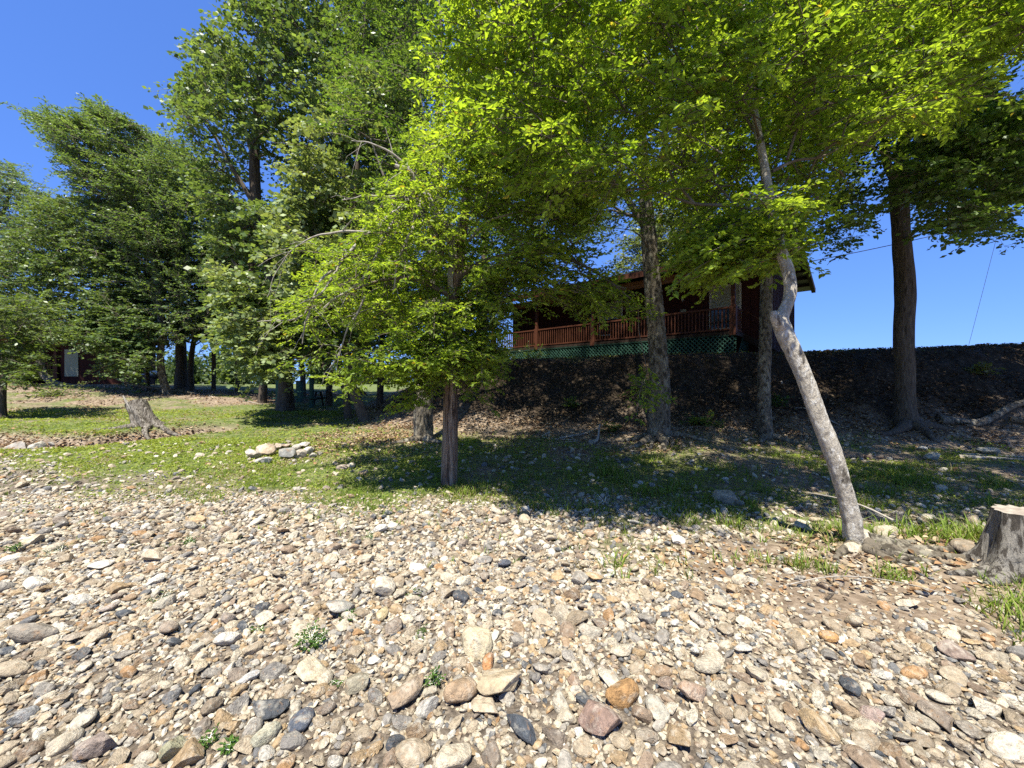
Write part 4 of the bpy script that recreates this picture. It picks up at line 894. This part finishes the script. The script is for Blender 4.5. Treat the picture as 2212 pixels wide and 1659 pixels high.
yaws = {2: -.95, 16: .25, 0: .05, 33: -.1, 38: -.6, 39: -.7, 40: -.5, 35: .2, 13: .5, 4: -.7, 7: 1.0}
for X, Y, r, c, lab, i in STONES: put_stone(X, Y, r, c, lab, i, GS, zoff=r*.12, yaw=yaws.get(i), ysq=.6 if i in (2, 16, 4) else None)
used = {}
LM = [(s[0], s[1], s[4]) for s in STONES]
short = ["blocky brown stone","orange-brown stone","golden bar-shaped stone","slate-blue five-sided stone","slate-black slab","large brown wedge stone","large honey-brown stone","tall split stone","wide pale gold stone","flat bright orange stone","upright cream rock","round brown cobble","yellowish cobble","grey slanting slab","lone flat sandy stone","pink-tan stone","long slab at the left edge","rounded tan cobble near the left slab","two-toned stone","square golden stone","olive-brown boulder","dark-sided brown stone","layered brown slab","grey-white corner stone","fin-shaped brown stone","big cream wedge stone","striped olive stone","pale yellow boulder","lumpy whitish stone","rusty orange round stone","speckled white stone","bright white cobble","oblong cream cobble","hollowed flat brown stone","pale square block","brick-like brown stone","plain brown angular stone","tall tan oblong stone","oval golden cobble","pinkish oval cobble","lower right corner cobble","flat-ended tan cobble","tan cobble at the dirt edge","small white cobble on dirt","cream stone of the middle right","whitish stone by the golden square","squarish cream stone","blue-black flat stone","bottom left sandy wedge","rust cube stone"]
for i in range(NI):
    x, y, r = big[i]; d = [math.hypot(x-a, y-b) for a, b, _ in LM]; k = int(np.argmin(d)); dx, dy = x-LM[k][0], y-LM[k][1]
    rel = ("right of" if dx > 0 else "left of") if abs(dx) > abs(dy) else ("behind" if dy > 0 else "in front of")
    dist = "just " if d[k] < .22 else ("" if d[k] < .45 else "well ")
    diag = (" and a little " + ("behind" if dy > 0 else "in front")) if abs(dx) > abs(dy) and abs(dy) > .06 else ((" and to its " + ("right" if dx > 0 else "left")) if abs(dx) <= abs(dy) and abs(dx) > .06 else "")
    lab = f"{PALN[cn[i]]} stone {dist}{rel} the {short[k]}{diag}"
    if lab in used:
        used[lab] += 1; words_ = ["", "", "smaller", "third-largest", "fourth-largest", "fifth-largest", "sixth-largest"]; lab2 = words_[min(used[lab], 6)] + " " + lab
        lab = lab2
    else: used[lab] = 1
    if len(lab.replace('-', ' ').split()) > 16: lab = lab.replace(' and a little ', ' and ')
    if len(lab.replace('-', ' ').split()) > 16: lab = lab.replace('third-largest', 'third')
    put_stone(x, y, r, PAL[cn[i]]*random.uniform(.85, 1.12), lab, random.randrange(26), GS)
def stone_field(name, arr, sub, label, seed):
    rng = np.random.default_rng(seed); mb = MB(); n = len(arr); pid = rng.integers(0, 22, n)
    z = height(arr[:, 0], arr[:, 1]); c = PAL[rng.choice(len(PAL), n, p=PALP)]*rng.uniform(.75, 1.2, (n, 1))
    Rm = rotm(rng.uniform(0, 6.28, n), rng.normal(0, .38, n), rng.normal(0, .38, n))
    for k in range(22):
        ii = np.nonzero(pid == k)[0]
        if not len(ii): continue
        v, f = PR[sub][k]; V = np.einsum('nij,vj->nvi', Rm[ii]*(arr[ii, 2]*1.12)[:, None, None], v)
        V[..., 0] += arr[ii, 0][:, None]; V[..., 1] += arr[ii, 1][:, None]; V[..., 2] += (z[ii]+arr[ii, 2]*.32)[:, None]
        F = f[None]+(np.arange(len(ii))*len(v))[:, None, None]
        mb.add(V, F.reshape(-1, 3), np.repeat(c[ii], len(f), 0))
    tag(mb.build(name, M['gravel'], smooth=True), label, "gravel", kind="stuff")
nearm = rest[:, 1] < 3.6
small = []
for (n, y0, y1, r0, r1) in ((9000, .95, 2.6, .007, .016), (22000, .95, 3.8, .011, .022), (20000, 2.4, 5.8, .013, .025), (8000, 4.6, 9.0, .014, .03)):
    x, y = region(n, y0, y1); g, di, gv = masks(x, y); r = rng.uniform(r0, r1, n)
    keep = rng.uniform(0, 1, n) < np.clip(gv*1.1, .12, 1)*(1-.75*di)
    small.append(np.stack([x, y, r], 1)[keep])
small = np.concatenate(small)
allp = np.concatenate([rest, small]); hi = (allp[:, 1] < 3.4) & (allp[:, 2] > .02)
PRall = None
def split_field():
    import itertools
    mbs = []
    return None
# one gravel object: fine stones near, coarser ones far
def gravel():
    rng = np.random.default_rng(5); mb = MB()
    for arr, sub in ((allp[hi], 3), (allp[~hi], 2)):
        n = len(arr); pid = rng.integers(0, 22, n); z = height(arr[:, 0], arr[:, 1])
        c = PAL[rng.choice(len(PAL), n, p=PALP)]*rng.uniform(.82, 1.15, (n, 1)); Rm = rotm(rng.uniform(0, 6.28, n), rng.normal(0, .38, n), rng.normal(0, .38, n))
        for k in range(22):
            ii = np.nonzero(pid == k)[0]; v, f = PR[sub][k]
            V = np.einsum('nij,vj->nvi', Rm[ii]*(arr[ii, 2]*1.12)[:, None, None], v)
            V[..., 0] += arr[ii, 0][:, None]; V[..., 1] += arr[ii, 1][:, None]; V[..., 2] += (z[ii]+arr[ii, 2]*.32)[:, None]
            F = f[None]+(np.arange(len(ii))*len(v))[:, None, None]
            mb.add(V, F.reshape(-1, 3), np.repeat(c[ii], len(f), 0))
    tag(mb.build("gravel", M['gravel']), "mixed river gravel and small cobbles covering the bar", "gravel", kind="stuff")
gravel()
# stones of the fire ring
RC = (-6.2, 7.75)
ring = [(545,975,42,(.55,.47,.38),"cream left-end stone of the fire ring"),(575,968,55,(.52,.40,.27),"largest tan stone at the front left of the fire ring"),(620,975,52,(.27,.26,.23),"grey stone at the front middle of the fire ring"),
 (577,985,28,(.60,.57,.50),"little white stone lying before the fire ring"),(648,972,34,(.50,.43,.34),"cream stone right of the grey stone in the fire ring"),(665,965,38,(.58,.54,.46),"pale stone at the front right of the fire ring"),
 (676,972,24,(.45,.41,.33),"small right-hand corner stone of the fire ring"),(598,955,30,(.48,.38,.28),"tan stone in the back left row of the fire ring"),(618,952,32,(.44,.31,.22),"reddish tan stone at the back middle of the fire ring"),
 (640,955,30,(.46,.42,.34),"dull stone at the back right of the fire ring"),(658,950,34,(.58,.54,.46),"whitish stone topping the back right of the fire ring"),(672,958,26,(.52,.48,.40),"small pale stone at the back right corner of the fire ring"),
 (560,985,24,(.50,.47,.40),"flat pale chip at the left foot of the fire ring"),(692,968,20,(.25,.22,.17),"dark little stone at the right tip of the fire ring")]
for i, (U, V, wd, c, lab) in enumerate(ring):
    Y = 7.3 + (985-V)*.034; X = (U*1024/2212-512)/400*Y; r = wd*1024/2212*Y/400/2
    o = put_stone(X, Y, r*.74, tuple(q*.85 for q in c), lab, i+7, "stones of the campfire ring", name="fire_ring_stone"); o.scale.z *= 1.4; o.location.z = hz(X, Y)+r*.45
for (X, Y, r, c, lab) in ((2.85, 5.3, .16, (.36,.31,.22), "boulder in the shade left of the leaning tree"), (4.6, 3.05, .17, (.34,.34,.27), "grey mossy boulder in the dirt at the right edge"), (4.05, 3.55, .14, (.30,.24,.17), "brown mound-like stone between the leaning tree and the stump"),
    (-9.9, 8.35, .16, (.48,.44,.36), "pale flat stone in the grass by the eroded gully"), (-10.6, 8.6, .22, (.46,.41,.34), "wide pale rock slab at the left edge of the grass"), (8.0, 7.6, .17, (.36,.35,.28), "mossy boulder at the foot of the dark forked tree"), (9.4, 7.9, .19, (.33,.31,.25), "rock by the dead sticks under the forked tree"), (3.15, 4.35, .10, (.50,.45,.34), "pale cobble in the grass in front of the shade"), (3.7,3.95,.13,(.46,.40,.28),"yellowish stone lying in grass right of the leaning trunk")):
    put_stone(X, Y, r, c, lab, random.randrange(26), "boulders off the gravel", name="boulder")
for o in protos: bpy.data.objects.remove(o)

# ------------------------------------------------------------------ grass, ground cover, litter
def grass():
    rng = np.random.default_rng(15); mb = MB(); P = []
    for (n, y0, y1, hgt) in ((9000, 3.2, 7.0, .11), (16000, 5.2, 11, .08), (9000, 10, 20, .08)):
        x, y = region(n, y0, y1); g, di, gv = masks(x, y)
        clump = sstep(.50, .66, fbm(x*2.3, y*2.3, o=3, s=44)); keep = rng.uniform(0, 1, n) < g*(.25+.75*clump) + .03*(y > 4.2)*(sdist(x, y, BANK1) < 0)
        P.append(np.stack([x[keep], y[keep], hgt*(.5+.9*clump[keep])*np.where(x[keep] < -.8, .55, 1.1)], 1))
    x = rng.uniform(-3, 24, 5000); y = rng.uniform(11.5, 15.5, 5000); dd = sdist(x, y, BANK1); k_ = (dd > 3.3) & (dd < 6)
    P.append(np.stack([x[k_], y[k_], rng.uniform(.01, .035, k_.sum())], 1))
    x = rng.uniform(-9, -1.2, 520); y = 7.4 - 3.6*rng.uniform(0, 1, 520)**1.6; P.append(np.stack([x, y, rng.uniform(.04, .10, 520)], 1))
    x = rng.uniform(-1, 4, 200); y = 5.6 - 2.2*rng.uniform(0, 1, 200)**1.8; P.append(np.stack([x, y, rng.uniform(.04, .10, 200)], 1))
    # tufts at the tree foot, stump and dirt patch
    for (cx, cy, s, k, hh) in ((-.45,6.0,.28,60,.16),(.6,5.2,.5,60,.13),(1.6,5.0,.6,70,.12),(2.6,4.6,.4,60,.12),(4.25,4.0,.25,50,.22),(4.6,3.9,.2,60,.25),(3.5,4.1,.18,40,.16),(2.5,3.45,.12,26,.14),(2.1,3.6,.15,20,.10),(4.0,2.95,.15,60,.13),(3.6,2.75,.2,60,.15),(4.15,3.15,.1,40,.13),(3.1,3.25,.08,24,.12),(5.2,6.6,.7,90,.16),(7.4,6.4,.6,70,.14),(1.4,7.2,.6,50,.15),(-5.9,7.2,.8,60,.08),(3.35,2.45,.15,40,.16),(3.0,3.9,.3,40,.11)):
        P.append(np.stack([rng.normal(cx, s, k), rng.normal(cy, s*.7, k), np.full(k, hh)*rng.uniform(.6, 1.1, k)], 1))
    P = np.concatenate(P); B = 7; n = len(P)*B; Q = np.repeat(P, B, 0)
    Q[:, :2] += rng.normal(0, .022, (n, 2)); z = height(Q[:, 0], Q[:, 1]); h = Q[:, 2]*rng.uniform(.5, 1.2, n)
    az = rng.uniform(0, 6.28, n); lean = rng.uniform(.15, .9, n); d = np.stack([np.cos(az)*lean, np.sin(az)*lean, np.ones(n)], 1)
    s = np.stack([-np.sin(az), np.cos(az), 0*az], 1)*(.0028+.022*h)[:, None]*rng.uniform(.5, 1, (n, 1)); o = np.stack([Q[:, 0], Q[:, 1], z-.01], 1)
    m1 = o+d*(h*.55)[:, None]; tip = o+d*(h*.95)[:, None]+np.stack([np.cos(az), np.sin(az), -.6+0*az], 1)*(h*.25*lean)[:, None]
    V = np.stack([o-s, o+s, m1+s*.8, m1-s*.8, tip], 1); b = (np.arange(n)*5)[:, None]
    dry = (rng.uniform(0, 1, (n, 1)) < np.where(Q[:, 0:1] > -1, .16, .07)); g1, g2 = np.array((.09,.15,.02)), np.array((.23,.31,.045)); a = rng.uniform(0, 1, (n, 1))
    c = np.where(dry, np.array((.32,.27,.13)), g1+(g2-g1)*a)
    mb.add(V, b+np.array([[0, 1, 2, 3]]), c); mb.add(np.zeros((0, 3)), np.zeros((0, 3), int)+0, np.zeros((0, 3))) if False else None
    f = b+np.array([[3, 2, 4]]); mb.f.append(f.astype(np.int32)); mb.c.append(c.astype(np.float32))
    tag(mb.build("grass", M['grass']), "tufts of green grass over the flat ground", "grass", kind="stuff")
    mb = MB(); X_, Y_ = [], []
    for n, y0, y1 in ((130000, 5, 9.5), (80000, 8, 16), (16000, 15, 26)):
        x, y = region(n, y0, y1); g, di, gv = masks(x, y); pr = g*(.35+.65*sstep(.4, .6, fbm(x*1.7, y*1.7, o=3, s=90))); keep = rng.uniform(0, 1, n) < pr; X_.append(x[keep]); Y_.append(y[keep])
    x = np.concatenate(X_); y = np.concatenate(Y_); n = len(x); az = rng.uniform(0, 6.28, n); L = (.010+.0042*y)*rng.uniform(.7, 1.3, n)
    pos = np.stack([x, y, height(x, y)+rng.uniform(.0, .03, n)], 1); d = np.stack([np.cos(az), np.sin(az), rng.uniform(0, .8, n)], 1); nn = nrm(np.array([0, 0, 1.0])+rng.normal(0, .45, (n, 3)))
    a = rng.uniform(0, 1, (n, 1))*.5+.5*fbm(x*1.2, y*1.2, o=3, s=61)[:, None]; c = np.array((.14,.20,.025))*(1-a)+np.array((.34,.38,.06))*a; c = np.where(rng.uniform(0, 1, (n, 1)) < .55*sstep(.5, .62, fbm(x*.8+9, y*.8, o=3, s=17))[:, None], np.array((.30,.25,.14)), c)
    leaf_mesh(mb, pos, d, nn, L, L*.55, c, True)
    tag(mb.build("ground_cover", M['grass']), "low mossy green ground cover of the lawn", "ground cover", kind="stuff")
grass()
def litter():
    rng = np.random.default_rng(25); mb = MB(); X_, Y_ = [], []
    for n, y0, y1 in ((60000, 3, 11), (90000, 8, 17), (40000, 16, 26)):
        x, y = region(n, y0, y1); g, di, gv = masks(x, y); keep = rng.uniform(0, 1, n) < di*(.35+.65*sstep(.42, .6, fbm(x*1.3, y*1.3, o=3, s=91))); X_.append(x[keep]); Y_.append(y[keep])
    x = np.concatenate(X_); y = np.concatenate(Y_); n = len(x); az = rng.uniform(0, 6.28, n); L = rng.uniform(.035, .09, n)*(.8+.02*y)
    pos = np.stack([x, y, height(x, y)+rng.uniform(.0, .035, n)], 1); d = np.stack([np.cos(az), np.sin(az), rng.normal(0, .35, n)], 1); nn = nrm(np.array([0, -.15, 1.0])+rng.normal(0, .45, (n, 3)))
    pal = np.array([(.20,.12,.06),(.32,.22,.12),(.42,.32,.2),(.12,.075,.045),(.27,.16,.08)]); c = pal[rng.integers(0, 5, n)]*rng.uniform(.7, 1.2, (n, 1))*(1-.62*sstep(.3, 1.6, sdist(x, y, BANK1)))[:, None]  # litter darkens up the bank, tree shade put into its colour
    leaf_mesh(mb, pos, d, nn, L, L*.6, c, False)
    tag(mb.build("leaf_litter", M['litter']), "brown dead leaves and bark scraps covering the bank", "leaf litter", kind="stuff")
litter()
# bare roots, twigs on the bank (individual sticks)
def stick(pts, label, r0=.02, m_='deadwood', name="fallen_branch", twigs=0, seed=3, cat="branch", g=None, onz=True, lift=.0):
    P0 = []
    for k, (x, y, *zz) in enumerate(pts): P0.append((x, y, (hz(x, y)+r0*.6+lift*(zz[0] if zz else 0)) if onz else zz[0], r0*(1-.75*k/(len(pts)-1))))
    rng = np.random.default_rng(seed); P, Rr = spline(P0, .05); P[:, 2] += 0; off = P[0].copy(); mb = MB(); mb.tube(P-off, Rr, 9, bark_disp('x', seed))
    for i in range(twigs):
        k = rng.integers(2, len(P)-1); v = nrm(P[k]-P[k-1]+rng.normal(0, .6, 3)*np.array([1, 1, .4])); l = rng.uniform(.15, .5)
        Q = np.array([P[k]+v*l*s for s in np.linspace(0, 1, 4)]); Q[:, 2] = np.maximum(Q[:, 2], P[k, 2]-.02); mb.tube(Q-off, np.linspace(Rr[k]*.5, .003, 4), 5)
    o = mb.build(name, M[m_], smooth=True, loc=off); tag(o, label, cat, g); return o
stick([(10.4,9.75),(11.3,9.7),(12.2,9.75),(13.2,9.8),(14.2,9.9)], "long fallen log lying along the foot of the bank at the right", .12, 'bark_mottled', "fallen_log", 3, 3, "log")
stick([(12.0,9.6),(12.25,9.2),(12.45,8.8)], "short thick limb branching down from the long fallen log", .085, 'bark_mottled', "fallen_limb", 0, 4)
stick([(5.9,7.6),(6.5,7.7),(7.1,7.65)], "rotten brown log piece lying in front of the slender tree", .07, 'bark_brown', "fallen_log", 0, 5, "log")
stick([(7.4,11.0),(7.1,10.4),(7.3,10.0),(7.9,9.5),(8.5,9.2)], "thin crooked branch lying down the dark bank left of the forked tree", .03, 'deadwood', "fallen_branch", 2, 6)
stick([(.9,9.6),(.7,9.3),(1.5,9.2),(1.0,8.9)], "pale dry stick on the sunny toe of the bank", .03, 'deadwood', "fallen_branch", 3, 7)
stick([(1.1,9.3),(2.0,9.8),(2.6,10.2)], "bare root-like stick running up the sandy slope", .025, 'deadwood', "fallen_branch", 2, 8)
stick([(8.6,7.7),(9.3,7.5),(10.0,7.3)], "dead grey stick pile branch under the forked tree", .04, 'deadwood', "fallen_branch", 5, 9)
stick([(8.9,7.9),(9.6,7.8),(10.5,7.4)], "second dead stick lying beside the grey branch under the forked tree", .03, 'deadwood', "fallen_branch", 4, 10)
stick([(-9.6,8.5),(-9.1,8.75),(-8.9,8.9)], "forked pale stick lying in the eroded gully", .022, 'deadwood', "fallen_branch", 3, 11)
stick([(-15.5,20.5),(-14.5,20.0),(-12.6,19.2),(-11.6,18.6)], "long thin pale branch lying on the shaded mound", .035, 'deadwood', "fallen_branch", 3, 12)
stick([(3.95,4.15,4),(3.8,4.3,7),(3.62,4.45,9),(3.4,4.6,9.5)], "curved pale twig arching up right of the leaning trunk", .012, 'deadwood', "fallen_branch", 0, 13, lift=.035)
stick([(3.62,2.6),(3.75,2.72),(3.9,2.75)], "short dark stick on the dirt in front of the stump", .02, 'bark_dark', "fallen_branch", 1, 14)
stick([(2.32,2.95),(2.5,3.1),(2.58,3.3)], "thin dark stick standing by the grass tuft at the gravel edge", .012, 'bark_dark', "fallen_branch", 1, 15)
stick([(2.1,3.15,0),(2.5,3.1,2),(3.0,2.95,2),(3.4,2.7,0)], "long dry straw stalk arching over the gravel at the right", .006, 'deadwood', "dry_stalk", 0, 16, "stalk", lift=.05)
stick([(-17.6,13.7),(-17.2,13.5),(-16.9,13.8)], "dark crooked root stub beside the gnarled left tree", .06, 'bark_dark', "fallen_branch", 2, 17)
stick([(1.75,8.95),(1.9,9.05),(2.0,9.1,6)], "broken pale stake-like stump of wood on the sandy toe", .06, 'deadwood', "broken_stake", 0, 18, "wood stake", lift=.06)

# stumps
def stump(x, y, r0, r1, h, lean, label, seed, roots, top='cut', m_='stump', side_stick=False):
    z = hz(x, y); t = empty("tree_stump", (x, y, z)); tag(t, label, "stump", "cut stumps")
    rng = np.random.default_rng(seed); n = 26; P = []; Rr = []
    for i in range(n):
        f = i/(n-1); P.append((lean[0]*f*h, lean[1]*f*h, -.08+f*(h+.08))); Rr.append(r1+(r0-r1)*math.exp(-f*3.4))
    def dsp(r, a, l):
        f = np.clip(l/(h+.08), 0, 1); return r*(1+(.30*np.exp(-f*3.5)+.04)*np.cos(a*6+seed)+.12*np.exp(-f*2)*np.cos(a*11+2*seed)+.26*(noise3(np.cos(a)*3+seed, np.sin(a)*3, l*3, 4)-.5)+.16*(noise3(np.cos(a)*9+seed, np.sin(a)*9, l*6, 5)-.5)-.10*(noise3(np.cos(a)*6+seed, np.sin(a)*6, l*1.5, 9) > .68))
    v, f = tube(P, Rr, 48, dsp); mb = MB(); mb.add(v, f); mb.build("trunk", M[m_], t, smooth=True)
    ring_ = v[-48:]; c = ring_.mean(0); mb = MB(); rr = np.linspace(1, 0, 7)[:-1]
    V = np.concatenate([c+(ring_-c)*k+np.array([0, 0, 1])*(.012*(noise3((ring_-c)[:, 0]*k*40, (ring_-c)[:, 1]*k*40, 0, 3)[:, None]-.5)+.006*(1-k)) for k in rr]+[c[None]])
    i_ = np.arange(48); F = []
    for q in range(5): F.append(np.stack([q*48+i_, q*48+(i_+1) % 48, (q+1)*48+(i_+1) % 48, (q+1)*48+i_], -1))
    F.append(np.stack([5*48+i_, 5*48+(i_+1) % 48, i_*0+6*48, i_*0+6*48], -1)); mb.add(V, np.concatenate(F)); mb.build("cut_top", M[top], t)
    for rt in roots:
        P_, R2 = spline([(x+a, y+b, hz(x+a, y+b)+r_*.3, r_) for a, b, r_ in rt], .04); mb = MB(); mb.tube(P_-np.array([x, y, z]), R2, 10, bark_disp('x', seed)); mb.build("root", M[m_], t, smooth=True)
    if side_stick:
        mb = MB(); mb.tube([(-.2, -.1, .25), (-.42, -.15, .6), (-.52, -.15, .78)], [.05, .035, .015], 8); mb.build("splinter", M['deadwood'], t, smooth=True)
    return t
stump(4.14, 3.22, .42, .185, .48, (.0, .0), "weathered grey cut stump with spreading roots at the right edge of the photo", 3,
      [[(-.2,-.05,.08),(-.36,-.12,.05),(-.5,-.14,.02)], [(-.12,-.2,.08),(-.2,-.38,.05),(-.22,-.52,.02)], [(.05,-.22,.09),(.1,-.42,.06),(.2,-.6,.02)], [(-.18,.02,.07),(-.4,.0,.04),(-.62,.03,.015)], [(-.02,-.24,.06),(-.06,-.4,.04),(0,-.55,.015)]])
stump(-9.35, 10.3, .29, .205, .60, (-.66, .05), "rough dark stump leaning left above the eroded gully in the left grass", 5,
      [[(.3,-.1,.1),(.7,-.2,.06),(1.2,-.1,.02)], [(.25,-.3,.1),(.4,-.55,.06),(.8,-.7,.02)], [(-.1,-.3,.1),(-.3,-.55,.05),(-.7,-.7,.02)]], top='deadwood', m_='stumpdark', side_stick=True)

# ------------------------------------------------------------------ weeds on the gravel
def weed(U, V, hgt, n, label, leaf=.04, colA=(.05,.11,.02), colB=(.11,.2,.035), stalk=False):
    hgt *= .8; leaf *= .6
    v = V*1024/2212; Y = EYE*400/(v-384); X = (U*1024/2212-512)/400*Y; z = hz(X, Y); rng = np.random.default_rng(int(U+V))
    t = empty("weed", (X, Y, z)); tag(t, label, "weed", "weeds on the gravel")
    mb = MB(); mT = MB(); o = rng.normal(0, hgt*.10, (n, 3))*np.array([1, 1, 0]); d = nrm(rng.normal(0, .55, (n, 3))*np.array([1, 1, 0])+np.array([0, 0, .75]))
    sprays(mb, mT, o, d, hgt*rng.uniform(.5, 1.1, n), leaf, .42, np.array(colA), np.array(colB), T=6, K=3, wide=.3, simple=False, tw=.0012, rng=rng, droop=.2)
    if stalk: mT.tube([(0, 0, 0), (.01, 0, hgt*1.2), (.04, .01, hgt*2.4)], [.002, .0018, .001], 5)
    mb.build("leaf", M['grass'], t); mT.build("stem", M['grass'] if not stalk else M['deadwood'], t)
for a in ((665,1395,.17,9,"bright green bushy weed left of the grey slanting slab",.045),(340,1300,.15,7,"dark feathery weed standing on the left gravel",.03,(.05,.07,.03),(.10,.13,.05)),(930,1475,.15,6,"green weed beside the honey-brown stone",.04),
   (905,1370,.10,4,"weed with a tall bare stalk beside the round brown cobble",.035,(.06,.11,.02),(.12,.18,.04),True),(750,1340,.10,6,"small grassy weed sheltered by the grey slanting slab",.035),(900,1290,.12,5,"pale weed behind the upright cream rock",.035,(.07,.11,.03),(.13,.18,.05)),
   (560,1365,.07,4,"little weed near the fin-shaped stone",.03),(455,1610,.07,6,"low green weed sprawling among the bottom left stones",.035),(500,1620,.06,5,"flat rosette weed beside the low sprawling weed",.04),(735,1480,.07,3,"tiny weed above the striped olive stone",.03),
   (35,1190,.12,6,"leafy weed at the left edge of the upper gravel",.05),(115,1200,.16,5,"thin upright weed on the upper left gravel",.03,(.08,.11,.04),(.14,.18,.06)),(410,1175,.13,8,"grassy green weed clump on the upper left gravel",.04),(800,1165,.11,7,"fresh weed clump at the gravel edge before the centre tree",.035),
   (1310,1090,.35,6,"tall seedy weed with pale flower stalks in the shaded grass",.04,(.10,.14,.06),(.2,.25,.12)),(1260,1225,.10,7,"brownish low weed at the shade edge on the gravel",.03,(.14,.10,.05),(.2,.16,.08)),(690,1395,.10,5,"small weed touching the right side of the bushy one",.04),(1100,1470,.05,3,"sprout beside the tall split stone",.03)):
    weed(*a)

# ------------------------------------------------------------------ things on the lawn and in the air
def px(U, Y): return (U*1024/2212-512)/400*Y
for U, Y, r, h_, lab in ((603,19.3,.11,1.2,"leftmost of the three dark green posts on the lawn"),(647,20.3,.12,1.05,"middle dark green post on the lawn, thickest of the three"),(673,17.3,.07,1.25,"rightmost and slimmest of the three dark posts on the lawn")):
    x = px(U, Y); t = empty("green_post", (x, Y, hz(x, Y))); tag(t, lab, "post", "dark green posts on the lawn")
    mb = MB(); mb.box(-r, r, -r, r, -.2, h_); mb.build("post_shaft", M['green'], t); mb = MB(); mb.box(-r-.02, r+.02, -r-.02, r+.02, h_+.001, h_+.05); mb.build("post_cap", M['darkwood'], t)
x, y = px(655, 17.9), 17.9; z = hz(x, y)
t = empty("picnic_table", (x, y, z), .1); tag(t, "low dark green picnic table among the posts in the tree shade", "picnic table")
mb = MB(); [mb.box(-.9, .9, -.38+.155*i, -.245+.155*i, .70, .74) for i in range(5)]; mb.build("table_top", M['green'], t)
for s in (-1, 1):
    mb = MB(); [mb.box(-.9, .9, s*.72-.13+.14*i, s*.72-.01+.14*i, .42, .46) for i in range(2)]; mb.build("bench", M['green'], t)
    mb = MB(); mb.bar((s*.65, -.62, 0), (s*.65, -.25, .70), .05, .09); mb.bar((s*.65, .62, 0), (s*.65, .25, .70), .05, .09); mb.bar((s*.65, -.8, .39), (s*.65, .8, .39), .05, .06); mb.build("leg", M['darkwood'], t)
x, y = px(287, 29), 29; z = hz(x, y)
t = empty("side_table", (x, y, z), .3); tag(t, "small outdoor table with white top and green legs by the distant cabin", "table")
mb = MB(); mb.box(-.5, .5, -.35, .35, .78, .82); mb.build("table_top", M['plastic'], t)
for a in (-1, 1):
    for b in (-1, 1): mb = MB(); mb.box(a*.42-.03, a*.42+.03, b*.28-.03, b*.28+.03, 0, .78); mb.build("leg", M['paintgreen'], t)
x, y = px(336, 28.5), 28.5; z = hz(x, y)
t = empty("charcoal_grill", (x, y, z), 0); tag(t, "dark barbecue grill with a pale lid between the left tree trunks", "grill")
mb = MB(); v, f = ICO[3]; vv = v.copy(); mb.add(vv[:, :]*np.array([.45, .38, .26])+np.array([0, 0, .72]), f); mb.build("bowl", M['iron'], t, smooth=True)
mb = MB(); vv = v*np.array([.42, .36, .22])+np.array([0, 0, .86]); mb.add(vv, f); mb.build("lid", M['plastic'], t, smooth=True)
for a in (-1, 1):
    for b in (-1, 1): mb = MB(); mb.bar((a*.32, b*.25, 0), (a*.22, b*.18, .6), .04, .04); mb.build("leg", M['iron'], t)
def wire(a, b, sag, label, r=.012):
    a, b = np.array(a), np.array(b); s = np.linspace(0, 1, 40)[:, None]; P = a+(b-a)*s-np.array([0, 0, 1])*4*sag*s*(1-s)
    mb = MB(); mb.tube(P-a, r, 6); tag(mb.build("power_line", M['wire'], loc=a), label, "cable")
wire((12.9, 17.3, 6.9), (34, 19.0, 12.6), .35, "thin twisted power cable running from the cabin gable out to the right", .016)
wire(W(2092, 748, 28), (33, 26, 17), .05, "faint guy wire slanting up from the skyline at the far right", .012)
print("VERTS", sum(len(o.data.vertices) for o in bpy.data.objects if o.type == 'MESH'))
